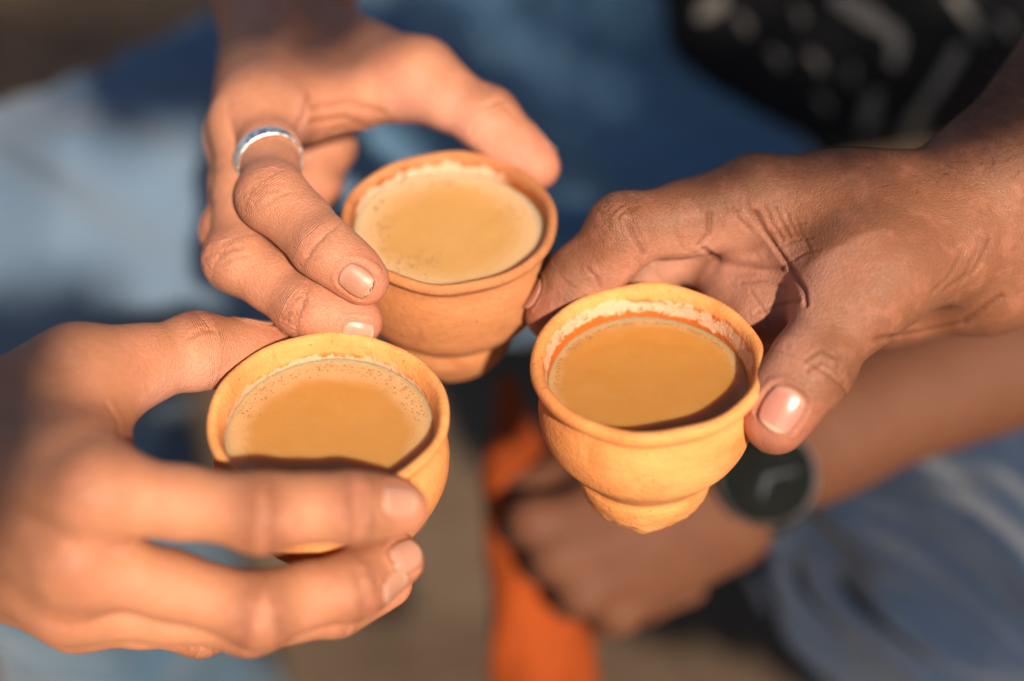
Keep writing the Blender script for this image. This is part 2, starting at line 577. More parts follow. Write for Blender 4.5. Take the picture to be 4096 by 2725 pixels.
def build_cup(key, label, mat):
    c = CUPS[key]
    rim, base, up, M = rim_frame(key)
    prof = np.array(c['prof']) / 1000.0
    # densify the profile with a Catmull-Rom pass
    out, side = [], []
    top = int(np.argmax(prof[:, 1]))
    for i in range(len(prof) - 1):
        p0, p1, p2, p3 = prof[max(i - 1, 0)], prof[i], prof[i + 1], prof[min(i + 2, len(prof) - 1)]
        for s in range(4):
            u = s / 4
            q = 0.5 * ((2 * p1) + (p2 - p0) * u + (2 * p0 - 5 * p1 + 4 * p2 - p3) * u * u + (3 * p1 - p0 - 3 * p2 + p3) * u ** 3)
            out.append((max(q[0], 0), q[1])); side.append(1.0 if i >= top else 0.0)
    out.append(tuple(prof[-1])); side.append(1.0)
    out = np.array(out)
    n = 128
    th = np.arange(n) / n * 2 * math.pi
    V = [(0, 0, 0)]
    S = [0]
    k = {'A': 11, 'B': 23, 'C': 37}[key]
    ph = np.random.default_rng(k).uniform(0, 6.28, 8)
    rows = out[1:-1]
    for (r, z), sd in zip(rows, side[1:-1]):
        hz = z / CUP_H
        wob = 1 + 0.006 * np.sin(2 * th + ph[0] + hz) + 0.004 * np.sin(3 * th + ph[1] - 2 * hz) + 0.002 * np.sin(7 * th + ph[2] + 3 * hz)
        wob = wob + 0.0010 * np.sin(z * 3100 + 0.9 * np.sin(th + ph[3]) + ph[4]) * (0 if sd else 1)
        zz = z + hz ** 3 * (0.00050 * np.sin(2 * th + ph[5]) + 0.00035 * np.sin(5 * th + ph[6]) + 0.00025 * np.sin(9 * th + ph[7]))
        rr = r * wob
        if key == 'B' and not sd and hz < 0.24:      # torn, crumbly foot where the clay was cut off the wheel
            w = (1 - hz / 0.24)
            a = np.stack([np.cos(th) * 3.2, np.sin(th) * 3.2, np.full(n, z * 260)], 1)
            b = np.stack([np.cos(th) * 8, np.sin(th) * 8, np.full(n, z * 600)], 1)
            rr = rr * (1 + w * (0.035 * vnoise(a, 5) + 0.020 * vnoise(b, 6)))
            zz = zz + w * (0.0014 * vnoise(a * 1.3, 8) + 0.0008 * vnoise(b * 1.2, 9)) - w * 0.0012 * np.exp(-((th - 4.60) / 0.12) ** 2)
        if key == 'A' and not sd and hz < 0.2:
            a = np.stack([np.cos(th) * 3, np.sin(th) * 3, np.full(n, z * 200)], 1)
            rr = rr * (1 + (1 - hz / 0.2) * 0.03 * vnoise(a, 15))
        for j in range(n):
            V.append((rr[j] * math.cos(th[j]), rr[j] * math.sin(th[j]), zz[j])); S.append(sd)
    V.append((0, 0, out[-1][1])); S.append(1)
    F = []
    m = len(rows)
    for j in range(n):
        F.append((0, 1 + (j + 1) % n, 1 + j))
        for i in range(m - 1):
            a = 1 + i * n
            F.append((a + j, a + (j + 1) % n, a + n + (j + 1) % n, a + n + j))
        a = 1 + (m - 1) * n
        F.append((a + j, a + (j + 1) % n, len(V) - 1))
    o = mesh_obj('clay_cup', V, F, mat)
    S = np.array(S)
    set_attr(o.data, 'side', np.stack([S, S, S], 1))
    o.matrix_world = Matrix.Translation(Vector(base)) @ M
    tag(o, label, 'cup', 'clay tea cups held together')
    return o


def build_tea(key, label, mat, bubbles, bmat):
    c = CUPS[key]
    rim, base, up, M = rim_frame(key)
    z = CUP_H - c['level']
    prof = np.array(c['prof']) / 1000.0
    top = int(np.argmax(prof[:, 1]))
    inn = prof[top:][::-1]
    Rl = float(np.interp(z, inn[:, 1], inn[:, 0])) + 0.0006
    n, V, F = 96, [(0, 0, 0)], []
    radii = list(np.linspace(0.06, 0.93, 22)) + [0.955, 0.975, 0.99, 1.0]
    for q in radii:
        men = 0.0009 * max(0, (q - 0.93) / 0.07) ** 2
        for j in range(n):
            a = j / n * 2 * math.pi
            pt = np.array([[q * 5 * math.cos(a), q * 5 * math.sin(a), 0.5]])
            V.append((Rl * q * math.cos(a), Rl * q * math.sin(a), men + 0.00012 * float(vnoise(pt, 3)[0])))
    for j in range(n):
        F.append((0, 1 + j, 1 + (j + 1) % n))
        for i in range(len(radii) - 1):
            a = 1 + i * n
            F.append((a + j, a + n + j, a + n + (j + 1) % n, a + (j + 1) % n))
    # the body of the drink below the surface
    bi = len(V)
    zz = z - 0.012
    Rb = float(np.interp(zz, inn[:, 1], inn[:, 0])) - 0.0005
    a0 = 1 + (len(radii) - 1) * n
    for j in range(n):
        a = j / n * 2 * math.pi
        V.append((Rb * math.cos(a), Rb * math.sin(a), -0.012))
    V.append((0, 0, -0.012))
    for j in range(n):
        F.append((a0 + j, bi + j, bi + (j + 1) % n, a0 + (j + 1) % n))
        F.append((bi + j, len(V) - 1, bi + (j + 1) % n))
    o = mesh_obj('milk_tea', V, F, mat)
    loc = base + up * z
    o.matrix_world = Matrix.Translation(Vector(loc)) @ M
    tag(o, label, 'tea', 'milky tea in the clay cups')
    # bubbles: tiny domes on the surface
    bv, bf = [], []
    for (bx, by, br) in bubbles:
        rr = math.hypot(bx, by)
        if rr > Rl * 0.985: continue
        zl = 0.0009 * max(0, (rr / Rl - 0.93) / 0.07) ** 2 + 0.00005
        b0 = len(bv)
        for ring in (1.0, 0.7, 0.35):
            for j in range(8):
                a = j / 8 * 2 * math.pi
                bv.append((bx + br * ring * math.cos(a), by + br * ring * math.sin(a), zl + br * 0.5 * (1 - ring * ring)))
        bv.append((bx, by, zl + br * 0.5))
        for q in range(2):
            for j in range(8):
                bf.append((b0 + q * 8 + j, b0 + q * 8 + (j + 1) % 8, b0 + q * 8 + 8 + (j + 1) % 8, b0 + q * 8 + 8 + j))
        for j in range(8): bf.append((b0 + 16 + j, b0 + 16 + (j + 1) % 8, b0 + 24))
    if bv:
        bo = mesh_obj('bubbles', bv, bf, bmat)
        bo.parent = o
        tag(bo, kind='stuff')
    return o


def local_on_tea(key, px, py):
    """Tea-surface coordinates of a spot in the photograph."""
    rim, base, up, M = rim_frame(key)
    pt = base + up * (CUP_H - CUPS[key]['level'])
    d = P(px, py, 1.0) - CAM
    s = ((pt - CAM) @ up) / (d @ up)
    q = CAM + d * s - pt
    l = M.to_3x3().inverted() @ Vector(q)
    return l.x, l.y


def cluster(key, cx, cy, sx, sy, n, r0, r1, seed):
    g = np.random.default_rng(seed)
    out = []
    for _ in range(n):
        x, y = local_on_tea(key, cx + g.normal() * sx, cy + g.normal() * sy)
        out.append((x, y, g.uniform(r0, r1)))
    return out


def arc_bubbles(Rn, a0, a1, n, spread, r0, r1, seed):
    """Bubbles along the wall; angles from the far side, positive to the right."""
    g = np.random.default_rng(seed)
    out = []
    for _ in range(n):
        a = R(g.uniform(a0, a1)); r = Rn - abs(g.normal()) * spread
        out.append((r * math.sin(a), r * math.cos(a), g.uniform(r0, r1)))
    return out


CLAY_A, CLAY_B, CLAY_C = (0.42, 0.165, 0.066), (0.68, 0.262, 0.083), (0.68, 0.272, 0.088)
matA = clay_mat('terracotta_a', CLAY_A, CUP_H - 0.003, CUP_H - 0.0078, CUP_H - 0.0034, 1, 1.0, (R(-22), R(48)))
matB = clay_mat('terracotta_b', CLAY_B, CUP_H - 0.0042, CUP_H - 0.0080, CUP_H - 0.0035, 2, 1.0, (R(-8), R(95)))
matC = clay_mat('terracotta_c', CLAY_C, CUP_H - 0.0070, CUP_H - 0.0094, CUP_H - 0.0066, 3, 0.9, (R(-10), R(110)))
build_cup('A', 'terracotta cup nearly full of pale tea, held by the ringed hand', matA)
build_cup('B', 'terracotta cup with narrow crumbly foot, held by the hand from the right', matB)
build_cup('C', 'terracotta cup with bulging side, wrapped by the fingers at lower left', matC)
bubble_m = NT('bubble_film')
bubble_m.set(Base_Color=(0.30, 0.155, 0.055), Roughness=0.15, Specular_IOR_Level=0.6)
bubble_m = bubble_m.m
bub = []
bub += [(*local_on_tea('A', 1503, 835), 0.0009), (*local_on_tea('A', 1526, 806), 0.00075)]
bub += cluster('A', 1545, 905, 40, 45, 26, 0.00015, 0.0004, 1)
bub += cluster('A', 1660, 1048, 75, 26, 80, 0.00016, 0.00030, 2)
bub += cluster('A', 1830, 738, 110, 14, 34, 0.0002, 0.00045, 3)
bub += cluster('A', 2080, 830, 60, 60, 24, 0.0002, 0.00035, 4)
build_tea('A', 'pale frothy milk tea filling the rearmost cup nearly to its rim', tea_mat('tea_a', (0.50, 0.27, 0.085), (0.60, 0.365, 0.205), 0.018, 0.030, 1, cloud=0.4), bub, bubble_m)
bub = arc_bubbles(0.0290, -75, 60, 130, 0.0005, 0.00016, 0.00030, 5) + arc_bubbles(0.0284, -100, -30, 70, 0.0012, 0.00015, 0.0003, 6)
build_tea('B', 'caramel milk tea low in the cup with the crumbly foot', tea_mat('tea_b', (0.43, 0.195, 0.042), (0.54, 0.30, 0.14), 0.0255, 0.0305, 2), bub, bubble_m)
bub = arc_bubbles(0.0292, -80, 80, 200, 0.0026, 0.00014, 0.00034, 7)
build_tea('C', 'caramel milk tea with bubbly foam edge in the nearest cup at left', tea_mat('tea_c', (0.46, 0.215, 0.055), (0.55, 0.315, 0.15), 0.0215, 0.0285, 3, (0.0, -0.0025)), bub, bubble_m)


# ---------------------------------------------------------------- hands
MM = 0.001


def build_hand(spec, mat, parent, vox=0.0008, report=True):
    f = Field()
    fingers = []
    for name, fs in spec['fingers'].items():
        J = [P(*j[:3]) for j in fs['j']]
        r = [j[3] * MM for j in fs['j']]
        if report:
            print('   ', spec['name'], name, [round(float(np.linalg.norm(J[i + 1] - J[i])) * 1000, 1) for i in range(len(J) - 1)])
        if 'palm' in fs:
            hint = P(*fs['palm'])
        else:
            hint = (J[-1] + J[0]) / 2
        segs, palm_dirs = [], []
        for i in range(len(J) - 1):
            d = unit(J[i + 1] - J[i])
            h = hint - (J[i] + J[i + 1]) / 2
            palm_dirs.append(unit(h - d * (h @ d)))
        k = fs.get('k', 3.0) * MM
        for i in range(len(J) - 1):
            a, b, ra, rb = J[i], J[i + 1], r[i], r[i + 1]
            pd = palm_dirs[i]
            last = i == len(J) - 2
            mid = (a + b) / 2 + pd * 0.5 * MM
            rm = (ra + rb) / 2 * (fs.get('waist', 0.965) if not last else 1.0)
            segs.append((a, mid, ra, rm, k))
            segs.append((mid, b, rm, rb, k))
            if i > 0 or fs.get('pad0', False):      # fleshy pads on the inside of each phalanx
                q = 0.46 if not last else 0.62
                pc = a + (b - a) * q + pd * (2.3 * MM if not last else 1.7 * MM)
                segs.append((pc - (b - a) * 0.12, pc + (b - a) * 0.12, rm * 0.86, rm * 0.86, 7 * MM))
            if i > 0:                                # knuckle on the back of the joint
                kd = -unit(palm_dirs[i - 1] + pd)
                kc = a + kd * ra * fs.get('knob', 0.17)
                segs.append((kc, kc, ra * 0.86, ra * 0.86, 8 * MM))
        f.limbs.append((fs.get('blend', 7.0) * MM, segs))
        fingers.append((J, r, palm_dirs, fs))
    for c in spec['core']:
        a, b = P(*c[0][:3]), P(*c[1][:3])
        f.core.append((a, b, c[0][3] * MM, c[1][3] * MM, (c[2] if len(c) > 2 else 9.0) * MM))
    V, F, N = f.mesh(vox)
    # --- per-vertex skin coordinates
    nV = len(V)
    best = np.full(nV, 9.0); along = np.zeros((nV, 3)); skin = np.zeros((nV, 3))
    dcore = f._grp(V, f.core)
    pn = unit(P(*spec['palm_to']) - P(*spec['palm_from']))
    skin[:, 0] = np.clip((N @ pn) * 1.2 - 0.15, 0, 1)
    if 'palm_area' in spec:               # the hollow of the palm, between thumb and fingers
        rel = V - CAM; dd_ = rel @ FWD
        vx = 2048 + (rel @ RGT) / dd_ * FPX; vy = 1362.5 - (rel @ UPV) / dd_ * FPX
        x0, x1, y0, y1 = spec['palm_area']
        box = np.clip((x1 - vx) / 30, 0, 1) * np.clip((vy - y0) / 60, 0, 1) * (vx > x0) * (vy < y1)
        skin[:, 0] = np.clip((N @ pn) * 1.2 + 0.5, 0, 1) * box
    for J, r, pds, fs in fingers:
        base = 0.0
        dj = None
        for i in range(len(J) - 1):
            a, b = J[i], J[i + 1]
            ab = b - a; L = np.linalg.norm(ab)
            t = np.clip(((V - a) @ ab) / (L * L), -0.1, 1.1 if i == len(J) - 2 else 1)
            q = V - a - np.clip(t, 0, 1)[:, None] * ab
            d = np.linalg.norm(q, axis=1) - (r[i] + (r[i + 1] - r[i]) * np.clip(t, 0, 1))
            m = (d < best) & (d < dcore + 0.004)
            best[m] = d[m]
            u = base + t * L * 1000
            dors = -(N @ pds[i])
            pal = np.clip(-dors * 1.3 + 0.1, 0, 1)
            wr = np.zeros(nV); jd = np.zeros(nV)
            for ji in range(1, len(J) - 1):
                uj = sum(np.linalg.norm(J[q2 + 1] - J[q2]) for q2 in range(ji)) * 1000
                w = np.exp(-((u - uj) / (5.5 if ji == 1 else 3.2)) ** 2)
                wr = np.maximum(wr, w * np.clip(dors * 1.2 + 0.15, 0, 1)); jd = np.maximum(jd, np.exp(-((u - uj) / 7.5) ** 2) * np.clip(dors, 0, 1))
                wr = np.maximum(wr, 0.8 * np.exp(-((u - uj) / 1.6) ** 2) * pal)
            flush = np.clip((u - (base + L * 1000 * 0.45)) / 8, 0, 1) if i == len(J) - 2 else np.zeros(nV)
            along[m, 0] = u[m]; along[m, 1] = wr[m]; along[m, 2] = flush[m]
            skin[m, 0] = pal[m]; skin[m, 1] = jd[m] * fs.get('dark', 0.6)
            base += L * 1000
    for (px, py, d, rad, amt) in spec.get('dark_spots', []):
        dd = np.linalg.norm(V - P(px, py, d), axis=1)
        skin[:, 1] = np.maximum(skin[:, 1], amt * np.exp(-(dd / (rad * MM)) ** 2))
    sm = lambda a: smooth_pass(a, F, 6, 0.6)
    skin = sm(skin); along[:, 1:] = sm(np.column_stack([along[:, 1:], along[:, 1]]))[:, :2]
    # --- creases: pressed into the surface along lines found on the hand
    bvh = BVHTree.FromPolygons([Vector(v) for v in V], [tuple(q) for q in F])
    def hit(px, py):
        d = P(px, py, 1.0) - CAM
        h = bvh.ray_cast(Vector(CAM), Vector(d).normalized())
        return None if h[0] is None else (np.array(h[0]), np.array(h[1]))
    for cr in spec.get('creases', []):
        pts, w, dep = cr
        line = []
        for (x0, y0), (x1, y1) in zip(pts[:-1], pts[1:]):
            for s in np.linspace(0, 1, 10):
                h = hit(x0 + (x1 - x0) * s, y0 + (y1 - y0) * s)
                if h is not None: line.append(h[0])
        if len(line) < 3: continue
        line = np.array(line)
        lo, hi = line.min(0) - 4 * w * MM, line.max(0) + 4 * w * MM
        idx = np.where(((V > lo) & (V < hi)).all(1))[0]
        dd = np.full(len(idx), 1.0)
        for a, b in zip(line[:-1], line[1:]):
            if np.linalg.norm(b - a) > 0.012: continue
            dd = np.minimum(dd, cone_d(V[idx], a, b, 0, 0))
        s = np.exp(-(dd / (w * MM)) ** 2)
        rise = np.exp(-((dd - 2.2 * w * MM) / (1.2 * w * MM)) ** 2)
        V[idx] -= N[idx] * ((s - 0.22 * rise) * dep * 0.8 * MM)[:, None]
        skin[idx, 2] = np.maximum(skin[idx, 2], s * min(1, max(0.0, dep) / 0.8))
    # --- nails
    nails = []
    for nl in spec.get('nails', []):
        J = [P(*j[:3]) for j in spec['fingers'][nl['finger']]['j']]
        ax = unit(J[-1] - J[-2])
        if 'n' in nl:
            n = unit(RGT * nl['n'][0] + UPV * nl['n'][1] - FWD * nl['n'][2]); n = unit(n - ax * (n @ ax))
            q = J[-2] + (J[-1] - J[-2]) * nl['t']
            hb = bvh.ray_cast(Vector(q + n * 0.03), Vector(-n))
            c = np.array(hb[0])
        else:
            h = hit(*nl['at'])
            if h is None:
                print('    nail missed', nl['at']); continue
            c, n = h
            n = unit(-(h[1]) if h[1] @ (CAM - c) < 0 else h[1])
            if 'turn' in nl:
                n = unit(n + RGT * nl['turn'][0] + UPV * nl['turn'][1] - FWD * nl['turn'][2])
        ax = unit(ax - n * (ax @ n)); sd = np.cross(n, ax)
        Ln, Wn = nl['len'] * MM, nl['wid'] * MM
        rel = V - c
        s, t2, hh = rel @ ax, rel @ sd, rel @ n
        e = np.maximum(np.abs(s) / (Ln / 2), 0) ** 3 + np.maximum(np.abs(t2) / (Wn / 2), 0) ** 3
        e = e ** (1 / 3)
        m = (hh > -0.006) & (e < 2)
        grv = np.exp(-((e - 1.04) / 0.09) ** 2) * 0.28 * MM * (s < Ln * 0.42)
        fold = np.exp(-((e - 1.24) / 0.13) ** 2) * 0.50 * MM * (s < Ln * 0.42)
        V[m] += N[m] * (fold - grv)[m][:, None]
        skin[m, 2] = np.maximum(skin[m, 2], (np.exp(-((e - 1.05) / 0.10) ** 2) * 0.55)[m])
        nails.append((c, n, ax, sd, Ln, Wn, nl))
    o = mesh_obj(spec.get('part', 'hand'), V, F, mat, parent)
    set_attr(o.data, 'skin', skin); set_attr(o.data, 'along', along)
    for c, n, ax, sd, Ln, Wn, nl in nails:
        nu, nv = 14, 12
        vs, uv = [], []
        rcur = nl.get('curve', 0.62) * Wn
        for i in range(nu + 1):
            for j in range(nv + 1):
                u_, v_ = -1 + 2 * i / nu, -1 + 2 * j / nv
                # square grid to rounded outline
                x = u_ * math.sqrt(max(0, 1 - 0.42 * v_ * v_)); y = v_ * math.sqrt(max(0, 1 - 0.34 * u_ * u_))
                base = c + ax * (x * Ln / 2) + sd * (y * Wn / 2)
                hb = bvh.ray_cast(Vector(base + n * 0.004), Vector(-n), 0.012)
                q = np.array(hb[0]) if hb[0] is not None else base - n * (y * Wn / 2) ** 2 / rcur
                ideal = base - n * ((y * Wn / 2) ** 2 / (2 * rcur) + 0.10 * (x * Ln / 2) ** 2 / Ln)
                edge = max(abs(u_), abs(v_))
                up_ = 0.00030 * (1 - edge ** 4) + 0.00004
                tipl = 0.0003 * max(0, u_ - 0.6) / 0.4
                ww = 0.5
                zq = (q - base) @ n; zi = (ideal - base) @ n
                z = max(zq + up_, ww * (zq + up_) + (1 - ww) * (zi + up_)) if abs(zq) < 0.004 else zi
                vs.append(base + n * (z + tipl)); uv.append(((x + 1) / 2, y, 0))
        W = nv + 1
        fs_ = [(i * W + j, (i + 1) * W + j, (i + 1) * W + j + 1, i * W + j + 1) for i in range(nu) for j in range(nv)]
        no = mesh_obj('fingernail', vs, fs_, nl['mat'], o)
        no.matrix_parent_inverse = Matrix.Identity(4)
        if parent is not None:
            no.matrix_parent_inverse = Matrix.Identity(4)
        set_attr(no.data, 'nail', np.array(uv))
        sol = no.modifiers.new('thickness', 'SOLIDIFY'); sol.thickness = 0.0004; sol.offset = -0.4
    return o, bvh, V, N


NAIL_PINK = nail_mat('nail_pink', (0.43, 0.205, 0.14), rough=0.36)
NAIL_DIRTY = nail_mat('nail_edge_dirt', (0.36, 0.155, 0.098), rough=0.42, dirt=0.95)
NAIL_ROSE = nail_mat('nail_rose', (0.40, 0.16, 0.12), rough=0.27)

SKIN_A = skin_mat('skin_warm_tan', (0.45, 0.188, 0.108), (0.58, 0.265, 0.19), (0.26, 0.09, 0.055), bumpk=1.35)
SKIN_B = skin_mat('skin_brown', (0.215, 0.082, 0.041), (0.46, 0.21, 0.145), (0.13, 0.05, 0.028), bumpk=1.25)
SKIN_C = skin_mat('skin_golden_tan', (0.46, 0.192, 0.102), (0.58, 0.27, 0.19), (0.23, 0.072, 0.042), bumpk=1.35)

HAND_A = dict(
    name='A', palm_from=(1000, 300, 0.49), palm_to=(1200, 700, 0.56),
    fingers={
        'index': dict(j=[(1052, 428, 0.4935, 10.8), (1092, 790, 0.452, 9.785), (1290, 985, 0.4425, 8.455), (1462, 1130, 0.44, 6.935)], blend=10, palm=(1500, 800, 0.50)),
        'middle': dict(j=[(985, 515, 0.49, 10.64), (952, 1040, 0.462, 9.5), (1215, 1225, 0.452, 8.36), (1440, 1290, 0.452, 7.03)], blend=9, palm=(1500, 900, 0.52)),
        'ring': dict(j=[(955, 560, 0.512, 10.07), (925, 925, 0.485, 8.835), (1190, 1120, 0.487, 7.79), (1420, 1195, 0.492, 6.84)], blend=9, palm=(1500, 900, 0.55)),
        'little': dict(j=[(1100, 500, 0.545, 9.6), (1310, 590, 0.548, 8.8), (1262, 740, 0.538, 7.8), (1190, 840, 0.530, 6.8)], blend=9, palm=(1150, 650, 0.54)),
        'thumb': dict(j=[(1690, 318, 0.508, 11.5), (1945, 482, 0.5, 9.752), (2150, 668, 0.497, 7.912)], blend=14, k=5.0, palm=(1700, 700, 0.50)),
    },
    core=[
        ((1130, 80, 0.552, 16.0), (1058, 428, 0.491, 12.6)),
        ((1090, 90, 0.556, 15.0), (990, 495, 0.492, 11.5)),
        ((1060, 100, 0.566, 15.0), (955, 545, 0.512, 11.0)),
        ((1060, 120, 0.578, 14.0), (1000, 565, 0.535, 10.0)),
        ((1240, 140, 0.556, 14.5), (1665, 305, 0.512, 11.8), 14.0),
        ((1340, 230, 0.545, 13.0), (1560, 350, 0.518, 10.0), 12.0),
        ((1560, 330, 0.516, 9.5), (1150, 460, 0.495, 9.0), 10.0),
        ((1420, 420, 0.512, 8.0), (1250, 470, 0.505, 8.0), 8.0),
        ((1300, 330, 0.520, 10.5), (1180, 380, 0.505, 10.5), 10.0),
        ((1190, 300, 0.575, 12.0), (1250, 560, 0.548, 8.5), 10.0),
        ((1085, -10, 0.575, 19.0), (1205, -20, 0.575, 19.5), 14.0),
        ((1085, -20, 0.576, 19.5), (980, -700, 0.640, 26.0), 12.0),
        ((1205, -20, 0.576, 19.5), (1250, -700, 0.640, 26.0), 12.0),
    ],
    creases=[
        ([(1240, 490), (1380, 470), (1510, 520)], 1.0, 0.9), ([(1250, 430), (1400, 405), (1540, 455)], 1.0, 0.8),
        ([(1330, 520), (1440, 500), (1540, 530)], 0.9, 0.7),
        ([(1180, 520), (1215, 460), (1240, 380)], 1.4, 0.5),
        ([(1935, 430), (2000, 405), (2060, 470)], 0.7, 0.5), ([(1960, 460), (2030, 430), (2080, 500)], 0.6, 0.4),
        ([(1015, 815), (1060, 770), (1110, 760)], 0.7, 0.5), ([(1030, 850), (1085, 800), (1150, 770)], 0.6, 0.4), ([(1020, 780), (1070, 735), (1130, 735)], 0.6, 0.35),
        ([(1235, 1020), (1270, 975), (1310, 945)], 0.7, 0.5), ([(1262, 1040), (1300, 990), (1330, 965)], 0.6, 0.4),
        ([(880, 1030), (920, 1000), (970, 990)], 0.7, 0.5), ([(880, 1070), (930, 1035), (990, 1020)], 0.6, 0.4),
        ([(1180, 1300), (1195, 1250), (1230, 1200)], 0.7, 0.5),
    ],
    nails=[dict(at=(1424, 1128), finger='index', len=11.0, wid=9.0, mat=NAIL_DIRTY, turn=(0.0, -0.25, 0.0)),
           dict(at=(1432, 1338), finger='middle', len=10.0, wid=8.6, mat=NAIL_PINK),
           dict(t=0.80, n=(0.75, 0.6, -0.35), finger='thumb', len=12, wid=11.0, mat=NAIL_PINK)],
)

